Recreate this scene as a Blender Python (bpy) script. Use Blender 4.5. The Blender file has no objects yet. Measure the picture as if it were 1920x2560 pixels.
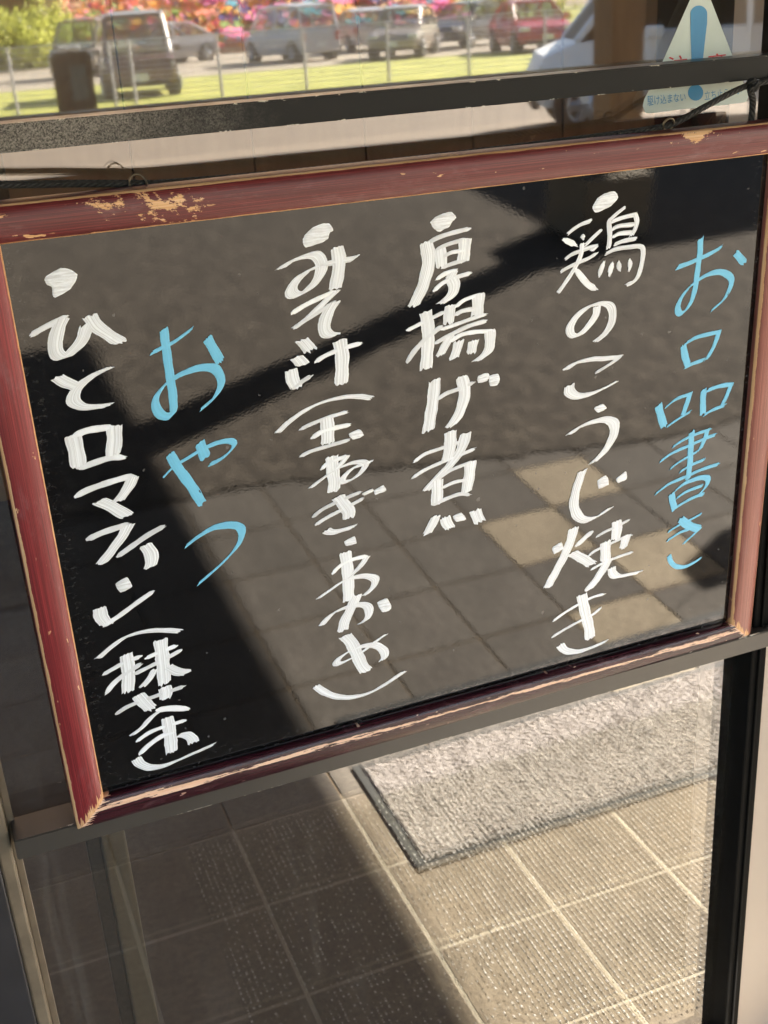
import bpy, bmesh, math, random
import numpy as np
from mathutils import Vector, Matrix
random.seed(7); rng = np.random.default_rng(7)
sc = bpy.context.scene
COL = sc.collection

# ------------------------------------------------------------------ camera
# x right along the door, y into the shop, z up; ground at z = 0
R = np.array([[0.92666324, -0.37106662, -0.06003994],
              [-0.19789369, -0.34579193, -0.91720556],
              [0.31958304, 0.8618222, -0.39386441]])      # world -> camera (right, down, forward)
FPX, CX, CY = 2953.0, 960.0, 1280.0
EYE = np.array([0.0, 0.0, 1.6])
D = 1.16                                                   # glass front face
cam = bpy.data.cameras.new('camera'); camo = bpy.data.objects.new('camera', cam); COL.objects.link(camo)
cam.sensor_fit = 'VERTICAL'; cam.sensor_height = 36.0; cam.lens = FPX / 2560 * 36.0
cam.clip_start = 0.02; cam.clip_end = 600
M = Matrix(((R[0, 0], -R[1, 0], -R[2, 0], EYE[0]), (R[0, 1], -R[1, 1], -R[2, 1], EYE[1]),
            (R[0, 2], -R[1, 2], -R[2, 2], EYE[2]), (0, 0, 0, 1)))
camo.matrix_world = M
sc.camera = camo
cam.dof.use_dof = True; cam.dof.focus_distance = 1.22; cam.dof.aperture_fstop = cam.lens / 2.6      # under 3 mm wide phone aperture

# ------------------------------------------------------------------ light
SUN_EL = math.radians(30.0)
SUN_H = np.array([-0.88, 0.475]); SUN_H /= np.linalg.norm(SUN_H)      # where the light travels to, on the ground
w = bpy.data.worlds.new('World'); sc.world = w; w.use_nodes = True
nt = w.node_tree; nt.nodes.clear()
out = nt.nodes.new('ShaderNodeOutputWorld'); bg = nt.nodes.new('ShaderNodeBackground'); sky = nt.nodes.new('ShaderNodeTexSky')
sky.sky_type = 'NISHITA'; sky.sun_disc = False; sky.sun_elevation = SUN_EL
sky.sun_rotation = math.atan2(-SUN_H[0], -SUN_H[1])
bg.inputs[1].default_value = 0.05
nt.links.new(sky.outputs[0], bg.inputs[0]); nt.links.new(bg.outputs[0], out.inputs[0])
sl = bpy.data.lights.new('sun', 'SUN'); sl.energy = 5.0; sl.angle = math.radians(0.53); sl.color = (1, 0.93, 0.83)
so = bpy.data.objects.new('sun', sl); COL.objects.link(so)
so.rotation_euler = Vector((SUN_H[0] * math.cos(SUN_EL), SUN_H[1] * math.cos(SUN_EL), -math.sin(SUN_EL))).to_track_quat('-Z', 'Y').to_euler()
so.location = (6, -6, 8)
sc.view_settings.view_transform = 'Standard'; sc.view_settings.look = 'None'; sc.view_settings.gamma = 1
sc.view_settings.exposure = 3.7
sc.cycles.use_denoising = True
sc.cycles.max_bounces = 10; sc.cycles.transparent_max_bounces = 16; sc.cycles.caustics_reflective = False
sc.cycles.sample_clamp_indirect = 1.5

# ------------------------------------------------------------------ helpers
def ray(px):
    d = np.array([(px[0] - CX) / FPX, (px[1] - CY) / FPX, 1.0]); return R.T @ d
def at_y(px, y):
    d = ray(px); return EYE + d * ((y - EYE[1]) / d[1])
def mirror_ground(px, z=0.0):                              # ground point whose reflection in the door glass shows at px
    d = ray(px); s = (z - EYE[2]) / d[2]; return np.array([d[0] * s, 2 * D - d[1] * s, z])
def mirror_at(px, y):                                      # same, on a vertical plane at real y
    d = ray(px); s = (2 * D - y) / d[1]; p = EYE + d * s; return np.array([p[0], y, p[2]])

class NM:
    """tiny node-material builder"""
    def __init__(s, name):
        s.m = bpy.data.materials.new(name); s.m.use_nodes = True; s.t = s.m.node_tree; s.t.nodes.clear()
        s.o = s.n('ShaderNodeOutputMaterial'); s.p = s.n('ShaderNodeBsdfPrincipled'); s.l(s.p.outputs[0], s.o.inputs[0])
    def n(s, k, **kw):
        x = s.t.nodes.new(k)
        for a, b in kw.items(): setattr(x, a, b)
        return x
    def l(s, a, b): s.t.links.new(a, b)
    def set(s, **kw):
        for a, b in kw.items():
            i = s.p.inputs[a.replace('_', ' ')]
            if hasattr(b, 'node'): s.l(b, i)
            else: i.default_value = (*b, 1) if isinstance(b, tuple) and len(b) == 3 else b
        return s
    def coord(s, k='Object', scale=(1, 1, 1)):
        c = s.n('ShaderNodeTexCoord'); mp = s.n('ShaderNodeMapping'); mp.inputs['Scale'].default_value = scale
        s.l(c.outputs[k], mp.inputs[0]); return mp.outputs[0]
    def pos(s, scale=(1, 1, 1)):
        c = s.n('ShaderNodeNewGeometry'); mp = s.n('ShaderNodeMapping'); mp.inputs['Scale'].default_value = scale
        s.l(c.outputs['Position'], mp.inputs[0]); return mp.outputs[0]
    def noise(s, vec, scale, detail=4, rough=0.6, out=0):
        x = s.n('ShaderNodeTexNoise'); x.inputs['Scale'].default_value = scale; x.inputs['Detail'].default_value = detail
        x.inputs['Roughness'].default_value = rough; s.l(vec, x.inputs['Vector']); return x.outputs[out]
    def ramp(s, fac, stops, interp='LINEAR'):
        x = s.n('ShaderNodeValToRGB'); x.color_ramp.interpolation = interp; e = x.color_ramp.elements
        while len(e) < len(stops): e.new(0.5)
        for el, (p, c) in zip(e, stops): el.position = p; el.color = (*c, 1) if len(c) == 3 else c
        s.l(fac, x.inputs[0]); return x.outputs[0]
    def mix(s, f, a, b):
        x = s.n('ShaderNodeMix', data_type='RGBA')
        for v, i in ((f, 0), (a, 6), (b, 7)):
            if hasattr(v, 'node'): s.l(v, x.inputs[i])
            else: x.inputs[i].default_value = (*v, 1) if isinstance(v, tuple) else v
        return x.outputs[2]
    def math(s, op, a, b=0.0, clamp=False):
        x = s.n('ShaderNodeMath', operation=op, use_clamp=clamp)
        for v, i in ((a, 0), (b, 1)):
            if hasattr(v, 'node'): s.l(v, x.inputs[i])
            else: x.inputs[i].default_value = v
        return x.outputs[0]
    def sep(s, v):
        x = s.n('ShaderNodeSeparateXYZ'); s.l(v, x.inputs[0]); return x.outputs
    def uv(s):
        return s.n('ShaderNodeUVMap', uv_map='UVMap').outputs[0]
    def step(s, x, lo, hi):
        m = s.n('ShaderNodeMapRange', clamp=True); m.interpolation_type = 'SMOOTHSTEP'
        s.l(x, m.inputs[0]); m.inputs[1].default_value = lo; m.inputs[2].default_value = hi; return m.outputs[0]
    def bump(s, h, strength=0.3, dist=0.002):
        b = s.n('ShaderNodeBump'); b.inputs['Strength'].default_value = strength; b.inputs['Distance'].default_value = dist
        s.l(h, b.inputs['Height']); s.l(b.outputs[0], s.p.inputs['Normal']); return s

def flat(name, col, rough=0.6, var=0.15, scale=8, **kw):
    m = NM(name); n = m.noise(m.pos(), scale)
    c2 = tuple(min(1, c * (1 + var)) for c in col); c1 = tuple(c * (1 - var) for c in col)
    m.set(Base_Color=m.ramp(n, [(0.3, c1), (0.7, c2)]), Roughness=rough, **kw); return m.m

def new_obj(name, verts, faces, mat, parent=None, uvs=None, smooth=False, mats=None, fmat=None):
    me = bpy.data.meshes.new(name); me.from_pydata([tuple(map(float, v)) for v in verts], [], faces)
    if uvs is not None:
        l = me.uv_layers.new(name='UVMap'); flatuv = np.array([uvs[i] for f in faces for i in f], dtype=np.float32).ravel()
        l.data.foreach_set('uv', flatuv)
    for x in (mats or [mat]): me.materials.append(x)
    if fmat is not None: me.polygons.foreach_set('material_index', np.array(fmat, dtype=np.int32))
    if smooth: me.polygons.foreach_set('use_smooth', np.ones(len(me.polygons), dtype=bool))
    me.update()
    o = bpy.data.objects.new(name, me); COL.objects.link(o)
    if parent: attach(o, parent)
    return o
def attach(o, parent):
    o.parent = parent                                      # meshes are modelled in world space unless the root is '_local'
    if parent.type == 'EMPTY' and not parent.get('_local'): o.matrix_parent_inverse = Matrix.Translation(-parent.location)
def tag(o, label=None, cat=None, group=None, kind=None):
    if label: o['label'] = label
    if cat: o['category'] = cat
    if group: o['group'] = group
    if kind: o['kind'] = kind
    return o
def empty(name, loc, label, cat, group=None, local=False):
    o = bpy.data.objects.new(name, None); COL.objects.link(o); o.location = loc; o.empty_display_size = 0.05
    if local: o['_local'] = 1
    return tag(o, label, cat, group)
class MB:
    def __init__(s): s.v = []; s.f = []; s.m = []
    def add(s, vs, fs, mi=0):
        b = len(s.v); s.v += [tuple(x) for x in vs]; s.f += [tuple(i + b for i in f) for f in fs]; s.m += [mi] * len(fs); return s
    def box(s, x0, x1, y0, y1, z0, z1, ch=0.0, mi=0):
        if ch <= 0:
            vs = [(x, y, z) for z in (z0, z1) for y in (y0, y1) for x in (x0, x1)]
            return s.add(vs, [(0, 2, 3, 1), (4, 5, 7, 6), (0, 1, 5, 4), (2, 6, 7, 3), (0, 4, 6, 2), (1, 3, 7, 5)], mi)
        bm = bmesh.new(); bmesh.ops.create_cube(bm, size=1)
        for v in bm.verts: v.co = ((x0 + x1) / 2 + v.co.x * (x1 - x0), (y0 + y1) / 2 + v.co.y * (y1 - y0), (z0 + z1) / 2 + v.co.z * (z1 - z0))
        bmesh.ops.bevel(bm, geom=bm.edges[:], offset=ch, segments=2, affect='EDGES', profile=0.5)
        bm.verts.index_update()
        s.add([v.co[:] for v in bm.verts], [[v.index for v in f.verts] for f in bm.faces], mi); bm.free(); return s
    def tube(s, pts, r, n=8, cap=True, mi=0):
        pts = [Vector(p) for p in pts]; rings = []; k = len(pts)
        rr = r if hasattr(r, '__len__') else [r] * k
        up = Vector((0.13, 0.31, 0.94))
        for i, p in enumerate(pts):
            t = (pts[min(i + 1, k - 1)] - pts[max(i - 1, 0)]).normalized()
            a = t.cross(up)
            if a.length < 1e-4: a = t.cross(Vector((1, 0, 0)))
            a.normalize(); b = t.cross(a)
            rings.append([p + (a * math.cos(2 * math.pi * j / n) + b * math.sin(2 * math.pi * j / n)) * rr[i] for j in range(n)])
        vs = [q for ring in rings for q in ring]
        fs = [(i * n + j, i * n + (j + 1) % n, (i + 1) * n + (j + 1) % n, (i + 1) * n + j) for i in range(k - 1) for j in range(n)]
        if cap: fs += [tuple(range(n - 1, -1, -1)), tuple((k - 1) * n + j for j in range(n))]
        return s.add(vs, fs, mi)
    def cyl(s, c, axis, r, half, n=24, mi=0):
        c = Vector(c); a = Vector(axis).normalized(); return s.tube([c - a * half, c + a * half], r, n, True, mi)
    def build(s, name, mat, parent=None, smooth=False, mats=None):
        return new_obj(name, s.v, s.f, mat, parent, smooth=smooth, mats=mats, fmat=s.m if mats else None)
def catmull(pts, step):
    p = [np.array(q, float) for q in pts]
    if len(p) == 2:
        n = max(2, int(np.linalg.norm(p[1] - p[0]) / step)); return np.array([p[0] + (p[1] - p[0]) * i / n for i in range(n + 1)])
    p = [2 * p[0] - p[1]] + p + [2 * p[-1] - p[-2]]; o = []
    for i in range(1, len(p) - 2):
        n = max(2, int(np.linalg.norm(p[i + 1] - p[i]) / step))
        for k in range(n):
            t = k / n
            o.append(0.5 * (2 * p[i] + (p[i + 1] - p[i - 1]) * t + (2 * p[i - 1] - 5 * p[i] + 4 * p[i + 1] - p[i + 2]) * t * t + (3 * p[i] - 3 * p[i + 1] + p[i + 2] - p[i - 1]) * t ** 3))
    o.append(p[-2]); return np.array(o)

YB = D - 0.045                                             # front of the two cross rails
# ------------------------------------------------------------------ materials
def mat_asphalt():
    m = NM('asphalt'); v = m.pos(); n = m.noise(v, 20, 8, 0.9); n2 = m.noise(v, 7.0, 6, 0.8)
    c = m.ramp(n, [(0.38, (0.03, 0.024, 0.018)), (0.49, (0.125, 0.102, 0.076)), (0.60, (0.31, 0.26, 0.2))])
    c = m.mix(m.ramp(n2, [(0.42, (0, 0, 0)), (0.58, (0.6, 0.6, 0.6))]), c, (0.075, 0.061, 0.045))
    m.set(Base_Color=c, Roughness=0.95).bump(n, 0.35, 0.004); return m.m
def mat_tile(name, a, b, rough=0.85):
    m = NM(name); v = m.pos(); n = m.noise(v, 55, 6, 0.85); n2 = m.noise(v, 7, 5, 0.7); oi = m.n('ShaderNodeObjectInfo').outputs['Random']
    c = m.ramp(n, [(0.38, tuple(x * .8 for x in a)), (0.62, tuple(x * 1.12 for x in b))])
    c = m.mix(m.math('MULTIPLY', m.step(n2, 0.35, 0.68), 0.4), c, tuple(x * 0.6 for x in a))
    hs = m.n('ShaderNodeHueSaturation'); m.l(c, hs.inputs['Color']); m.l(m.math('MULTIPLY_ADD', oi, 0.18), hs.inputs['Value'])
    mm = m.t.nodes[-1]
    val = m.math('ADD', m.math('MULTIPLY', oi, 0.18), 0.91); m.l(val, hs.inputs['Value'])
    m.set(Base_Color=hs.outputs[0], Roughness=rough).bump(n, 0.4, 0.003); return m.m
ASPH = mat_asphalt()
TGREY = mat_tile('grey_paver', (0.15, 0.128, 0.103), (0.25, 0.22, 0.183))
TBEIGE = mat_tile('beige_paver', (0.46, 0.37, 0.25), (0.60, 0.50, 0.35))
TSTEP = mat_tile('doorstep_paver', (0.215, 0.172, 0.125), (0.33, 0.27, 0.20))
GROUT_D = flat('dark_grout', (0.30, 0.225, 0.14), 0.95, 0.2, 40)
GROUT_L = flat('pale_grout', (0.56, 0.50, 0.40), 0.95, 0.2, 30)

def mat_panel():
    m = NM('black_acrylic'); v = m.uv(); s = m.sep(v)
    wv = m.noise(m.pos(), 3.5, 2, 0.5); wv2 = m.noise(m.pos(), 420, 2, 0.5)
    # dust along the edges of the panel, worst at the bottom
    dx = m.math('MINIMUM', s[0], m.math('SUBTRACT', 1.0, s[0])); dy = m.math('MINIMUM', m.math('MULTIPLY', s[1], 1.0), m.math('SUBTRACT', 1.15, s[1]))
    d = m.math('MINIMUM', m.math('MULTIPLY', dx, 1.37), dy)
    edge = m.math('SUBTRACT', 1.0, m.step(d, 0.0, 0.075))
    nz = m.noise(m.coord('UV', (60, 60, 1)), 1.6, 8, 0.85)
    dust = m.math('MULTIPLY', edge, m.step(nz, 0.5, 0.78))
    sp = m.step(m.noise(m.coord('UV', (90, 62, 1)), 1.0, 1, 0.4), 0.77, 0.8)        # little specks
    scr = m.step(m.noise(m.coord('UV', (9, 120, 1)), 1.3, 2, 0.5), 0.745, 0.77)
    smear = m.math('MULTIPLY', m.step(m.noise(m.coord('UV', (3.0, 7.0, 1)), 1.3, 7, 0.75), 0.52, 0.85), 0.012)
    dust = m.math('ADD', dust, smear)
    f = m.math('ADD', m.math('MULTIPLY', dust, 0.45), m.math('ADD', m.math('MULTIPLY', sp, 0.22), m.math('MULTIPLY', scr, 0.0)), True)
    m.set(Base_Color=m.mix(f, (0.0022, 0.0022, 0.0026), (0.30, 0.30, 0.31)), IOR=1.62,
          Roughness=m.math('ADD', m.math('MULTIPLY', f, 0.5), 0.012))
    b1 = m.n('ShaderNodeBump'); b1.inputs['Strength'].default_value = 0.012; b1.inputs['Distance'].default_value = 0.02; m.l(wv, b1.inputs['Height'])
    b2 = m.n('ShaderNodeBump'); b2.inputs['Strength'].default_value = 0.012; b2.inputs['Distance'].default_value = 0.001; m.l(wv2, b2.inputs['Height']); m.l(b1.outputs[0], b2.inputs['Normal'])
    m.l(b2.outputs[0], m.p.inputs['Normal']); return m.m

def mat_rail(name, base, dark, seed, edge_in, edge_out, chips, stripe=None, rough=0.38, spots=()):
    """lacquered wooden moulding; u runs along the rail in metres, v from the inner lip (0) to the outer edge (1)"""
    m = NM(name); uv = m.uv(); s = m.sep(uv)
    def nz(sx, sy, sc_, det=4, ro=0.6, off=0.0):
        mp = m.n('ShaderNodeMapping'); mp.inputs['Scale'].default_value = (sx, sy, 1); mp.inputs['Location'].default_value = (seed + off, seed * 0.7 + off, 0)
        m.l(uv, mp.inputs[0]); return m.noise(mp.outputs[0], sc_, det, ro)
    grain = nz(5, 42, 1.0, 6, 0.75)
    c = m.ramp(grain, [(0.36, tuple(x * 0.7 for x in dark)), (0.47, dark), (0.56, base), (0.68, tuple(x * 1.5 + 0.01 for x in base))])
    scuff = m.math('MULTIPLY', m.step(nz(14, 1.3, 1.0, 6, 0.75, 5.1), 0.52, 0.75), 0.28)
    c = m.mix(scuff, c, (0.27, 0.17, 0.19))
    ed = nz(26, 0.6, 1.0, 6, 0.7, 2.2)
    wi = m.math('ADD', m.math('MULTIPLY', m.math('SUBTRACT', ed, 0.5), edge_in * 1.6), edge_in)
    wo = m.math('ADD', m.math('MULTIPLY', m.math('SUBTRACT', ed, 0.5), -edge_out * 1.6), edge_out)
    mi = m.math('MULTIPLY', m.math('LESS_THAN', s[1], wi), m.math('GREATER_THAN', s[1], 0.003)); mo = m.math('MULTIPLY', m.math('GREATER_THAN', s[1], m.math('SUBTRACT', 1.0, wo)), m.math('LESS_THAN', s[1], 1.03))
    ch = m.step(m.math('ADD', nz(22, 2.6, 1.0, 6, 0.62, 9.3), m.math('MULTIPLY', m.math('SUBTRACT', nz(3.1, 0.3, 1.0, 2, 0.5, 3.7), 0.5), 0.5)), chips, chips + 0.008)
    for (u0, v0, ru, rv) in spots:
        du = m.math('DIVIDE', m.math('SUBTRACT', s[0], u0), ru); dv = m.math('DIVIDE', m.math('SUBTRACT', s[1], v0), rv)
        dd = m.math('SUBTRACT', 1.0, m.math('SQRT', m.math('ADD', m.math('MULTIPLY', du, du), m.math('MULTIPLY', dv, dv))), True)
        ch = m.math('MAXIMUM', ch, m.math('MULTIPLY', m.math('GREATER_THAN', dd, 0.01), m.step(m.math('ADD', nz(46, 2.6, 1.0, 7, 0.75, u0 * 9), m.math('MULTIPLY', dd, 0.13)), 0.60, 0.61)))
    nick = m.math('MULTIPLY', m.step(nz(55, 4.5, 1.0, 3, 0.5, 7.7), 0.70, 0.715), m.step(nz(9, 1.2, 1.0, 2, 0.5, 4.4), 0.42, 0.5))
    worn = m.math('MAXIMUM', m.math('MAXIMUM', m.math('MAXIMUM', mi, mo), ch), m.math('MULTIPLY', nick, 0.7))
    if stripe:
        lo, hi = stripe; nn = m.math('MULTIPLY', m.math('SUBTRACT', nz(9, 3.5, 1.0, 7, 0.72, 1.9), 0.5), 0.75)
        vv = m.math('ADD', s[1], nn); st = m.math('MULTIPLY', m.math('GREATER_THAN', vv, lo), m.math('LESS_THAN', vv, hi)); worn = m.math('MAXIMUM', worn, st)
    # bare wood in the mitre corners
    L = m.n('ShaderNodeUVMap', uv_map='UVEnd').outputs[0]; le = m.sep(L)[0]
    en = m.math('LESS_THAN', m.math('ADD', le, m.math('MULTIPLY', m.math('SUBTRACT', nz(5, 14, 1.0, 4, 0.6, 6.6), 0.5), 0.05)), 0.003 if stripe else (0.006 if name.endswith('side') else -1.0))
    worn = m.math('MAXIMUM', worn, en)
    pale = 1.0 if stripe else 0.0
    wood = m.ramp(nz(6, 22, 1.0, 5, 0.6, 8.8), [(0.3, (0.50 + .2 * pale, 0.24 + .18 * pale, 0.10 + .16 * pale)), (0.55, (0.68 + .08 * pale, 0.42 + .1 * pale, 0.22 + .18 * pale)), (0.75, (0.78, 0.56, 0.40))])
    m.set(Base_Color=m.mix(worn, c, wood), Roughness=m.math('ADD', m.math('MULTIPLY', worn, 0.3), rough))
    m.bump(m.math('SUBTRACT', grain, m.math('MULTIPLY', worn, 1.2)), 0.35, 0.0006); return m.m

def mat_paint(name, col, streak, gap):
    """marker paint: v runs across the nib, u along the stroke in metres"""
    m = NM(name); uv = m.uv(); oi = m.n('ShaderNodeObjectInfo').outputs['Random']
    mp = m.n('ShaderNodeMapping'); mp.inputs['Scale'].default_value = (3, 5.5, 1); m.l(uv, mp.inputs[0])
    cb = m.n('ShaderNodeCombineXYZ'); m.l(m.math('MULTIPLY', oi, 37.0), cb.inputs[0]); m.l(m.math('MULTIPLY', oi, 91.0), cb.inputs[1]); m.l(cb.outputs[0], mp.inputs['Location'])
    n = m.noise(mp.outputs[0], 1.6, 5, 0.7)
    hi = col; lo = tuple(c * streak for c in col)
    c = m.ramp(n, [(0.30, lo), (0.46, tuple(x * (0.55 + streak * 0.45) for x in col)), (0.56, hi), (0.75, tuple(min(0.95, x * 1.06) for x in hi))])
    ac = m.sep(m.n('ShaderNodeUVMap', uv_map='Across').outputs[0])[0]
    rim = m.math('SUBTRACT', 1.0, m.step(ac, 0.80, 0.93)); sh = m.math('MULTIPLY', m.math('MULTIPLY', rim, m.step(ac, 0.45, 0.78)), 0.35 if not gap else 0.12)
    c = m.mix(sh, c, tuple(x * 0.62 for x in col))  # shading of the paint ridges, painted as a darker band inside each edge
    m.set(Base_Color=c, Roughness=0.42)
    if gap:
        mp2 = m.n('ShaderNodeMapping'); mp2.inputs['Scale'].default_value = (70, 1.4, 1); mp2.inputs['Rotation'].default_value = (0, 0, 0.3); m.l(uv, mp2.inputs[0])
        g = m.noise(mp2.outputs[0], 0.9, 3, 0.55); m.l(m.math('SUBTRACT', 1.0, m.step(g, 0.715, 0.73)), m.p.inputs['Alpha'])
    m.bump(n, 0.5, 0.0005); return m.m
WHITE = mat_paint('white_marker_paint', (0.84, 0.90, 1.0), 0.52, False)
BLUE = mat_paint('light_blue_marker_paint', (0.15, 0.52, 0.80), 0.86, True)

def mat_glass():
    m = NM('door_glass'); m.t.nodes.remove(m.p)
    g = m.n('ShaderNodeNewGeometry'); ior = m.math('MULTIPLY_ADD', g.outputs['Backfacing'], -1.624); ior.node.inputs[2].default_value = 2.1
    fr = m.n('ShaderNodeFresnel'); m.l(ior, fr.inputs[0])
    tr = m.n('ShaderNodeBsdfTransparent'); tr.inputs[0].default_value = (0.86, 0.84, 0.80, 1)
    gl = m.n('ShaderNodeBsdfGlossy'); gl.inputs['Roughness'].default_value = 0.022; gl.inputs[0].default_value = (1, 1, 1, 1)
    mx = m.n('ShaderNodeMixShader'); m.l(fr.outputs[0], mx.inputs[0]); m.l(tr.outputs[0], mx.inputs[1]); m.l(gl.outputs[0], mx.inputs[2])
    # thin film of grime and wipe marks
    df = m.n('ShaderNodeBsdfDiffuse'); df.inputs[0].default_value = (0.55, 0.55, 0.53, 1)
    mp = m.n('ShaderNodeMapping'); mp.inputs['Rotation'].default_value = (0, 0.42, 0); mp.inputs['Scale'].default_value = (26, 1, 1.1); m.l(m.n('ShaderNodeNewGeometry').outputs['Position'], mp.inputs[0])
    d = m.math('ADD', m.math('MULTIPLY', m.step(m.noise(m.pos((5, 5, 1.6)), 3.0, 6, 0.75), 0.5, 0.85), 0.4), m.step(m.noise(mp.outputs[0], 1.0, 5, 0.7), 0.56, 0.8))
    mx2 = m.n('ShaderNodeMixShader'); m.l(m.math('MULTIPLY_ADD', d, 0.075), mx2.inputs[0]); mx2.inputs[0].links[0].from_node.inputs[2].default_value = 0.004
    m.l(mx.outputs[0], mx2.inputs[1]); m.l(df.outputs[0], mx2.inputs[2])
    m.l(mx2.outputs[0], m.o.inputs[0]); return m.m
GLASS = mat_glass()

def mat_bar(z0, z1, pale_end):
    bc = (0.010, 0.010, 0.010) if pale_end else (0.045, 0.041, 0.037)  # lower rail lighter: reflected sunlit ground is put into its base colour
    m = NM('black_painted_metal'); v = m.pos(); s = m.sep(v); n = m.noise(v, 260, 5, 0.75); n2 = m.noise(v, 30, 5, 0.7)
    lo = m.math('SUBTRACT', s[2], z0); hi = m.math('SUBTRACT', z1, s[2]); e = m.math('MINIMUM', lo, hi)
    ed = m.math('ADD', e, m.math('MULTIPLY', m.math('SUBTRACT', m.noise(v, 90, 4, 0.7), 0.5), 0.006))
    chip = m.math('MULTIPLY', m.math('SUBTRACT', 1.0, m.step(ed, 0.0002, 0.0007)), m.step(m.noise(v, 42, 4, 0.7), 0.565, 0.59))
    chip = m.math('MULTIPLY', chip, m.math('LESS_THAN', s[1], YB + 0.003))
    c = m.mix(0.0, bc, (0.3, 0.28, 0.26))
    if pale_end:  # speckled paler grey towards the left end
        du = m.math('MULTIPLY', m.math('SUBTRACT', 1.0, m.step(m.math('ADD', s[0], m.math('MULTIPLY', n2, 0.25)), 0.22, 0.48)), m.step(m.noise(v, 700, 3, 0.8), 0.30, 0.72))
        c = m.mix(m.math('MULTIPLY', du, 0.85), bc, (0.36, 0.33, 0.30))
    c = m.mix(chip, c, (0.62, 0.58, 0.5))
    m.p.inputs['Specular IOR Level'].default_value = 0.16 if pale_end else 0.5
    m.set(Base_Color=c, Roughness=m.ramp(n2, [(0.3, (0.28,) * 3), (0.7, (0.42,) * 3)])).bump(n, 0.05, 0.0005); return m.m
BLACK = flat('black_anodised_frame', (0.005, 0.005, 0.005), 0.55, 0.2, 30, Specular_IOR_Level=0.04)
DARKPLATE = flat('dark_grey_plate', (0.022, 0.021, 0.024), 0.45, 0.3, 12)
TRIM = flat('tan_edge_strip', (0.15, 0.12, 0.085), 0.5, 0.25, 25)
WALLPANEL = flat('greige_metal_panel', (0.46, 0.39, 0.335), 0.35, 0.05, 2)
CORD = None
def mat_cord():
    m = NM('black_braided_cord'); uv = m.uv()
    wv = m.n('ShaderNodeTexWave'); wv.wave_type = 'BANDS'; wv.bands_direction = 'DIAGONAL'; wv.inputs['Scale'].default_value = 1.0; wv.inputs['Distortion'].default_value = 0.4
    mp = m.n('ShaderNodeMapping'); mp.inputs['Scale'].default_value = (95, 3.0, 1); m.l(uv, mp.inputs[0]); m.l(mp.outputs[0], wv.inputs[0])
    m.set(Base_Color=m.ramp(wv.outputs[0], [(0.2, (0.006, 0.006, 0.006)), (0.8, (0.03, 0.029, 0.028))]), Roughness=0.8).bump(wv.outputs[0], 0.9, 0.0012); return m.m
CORD = mat_cord()
STEEL = flat('dull_brass_ring', (0.20, 0.16, 0.11), 0.35, 0.2, 50, Metallic=0.8)

# ------------------------------------------------------------------ ground
def sheet(name, poly, z, mat, kind='structure'):
    o = new_obj(name, [(x, y, z) for x, y in poly], [tuple(range(len(poly)))], mat); tag(o, kind=kind); return o
P4 = lambda x0, x1, y0, y1: [(x0, y0), (x1, y0), (x1, y1), (x0, y1)]
SOIL = flat('brown_soil', (0.15, 0.115, 0.075), 0.95, 0.35, 3)
CONC = flat('pale_concrete_strip', (0.17, 0.128, 0.085), 0.9, 0.1, 2)
CONC2 = flat('worn_concrete_strip', (0.125, 0.092, 0.06), 0.9, 0.1, 2)
GRAVEL = flat('tan_gravel', (0.34, 0.29, 0.22), 0.95, 0.2, 1.5)
def mat_grass():
    m = NM('grass'); n = m.noise(m.pos((1, 1, 1)), 1.1, 6, 0.75)
    m.set(Base_Color=m.ramp(n, [(0.3, (0.17, 0.19, 0.03)), (0.5, (0.36, 0.37, 0.05)), (0.72, (0.52, 0.48, 0.11))]), Roughness=0.9); return m.m
GRASS = mat_grass()
sheet('ground', P4(-160, 160, -320, 40), -0.03, SOIL)
# pavers: grid taken from the joints seen in the glass and in the board
PITCH, X0, Y0 = 0.2505, 0.3735, 0.011
pave = sheet('pavement', P4(-2.6, 4.2, -1.35, D - 0.02), -0.0026, GROUT_D)
def tile_mesh(mat, name, h=0.1222):
    b = MB().box(-h, h, -h, h, -0.02, 0.0, 0.0012)
    me = bpy.data.meshes.new(name); me.from_pydata(b.v, [], b.f); me.materials.append(mat); return me
TM = {'g': tile_mesh(TGREY, 'grey_tile'), 'b': tile_mesh(TBEIGE, 'beige_tile'), 's': tile_mesh(TSTEP, 'step_tile', 0.1214)}
step = sheet('doorstep', P4(-2.6, 4.2, 0.262, D - 0.02), -0.0007, GROUT_L)
beige = {(6, -3), (5, -2), (6, -1), (5, 0), (6, 1)}
for i in range(-10, 15):
    for j in range(-5, 5):
        xa = X0 + (i - 1) * PITCH; ya = Y0 + j * PITCH
        if ya < -1.3: continue
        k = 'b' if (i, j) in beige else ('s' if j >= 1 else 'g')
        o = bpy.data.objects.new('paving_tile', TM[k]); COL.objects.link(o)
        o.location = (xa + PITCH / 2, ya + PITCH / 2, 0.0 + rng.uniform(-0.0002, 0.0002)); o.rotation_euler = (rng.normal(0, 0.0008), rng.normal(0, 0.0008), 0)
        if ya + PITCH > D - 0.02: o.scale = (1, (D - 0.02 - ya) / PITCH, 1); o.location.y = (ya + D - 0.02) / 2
        o.parent = step if k == 's' else pave
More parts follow.
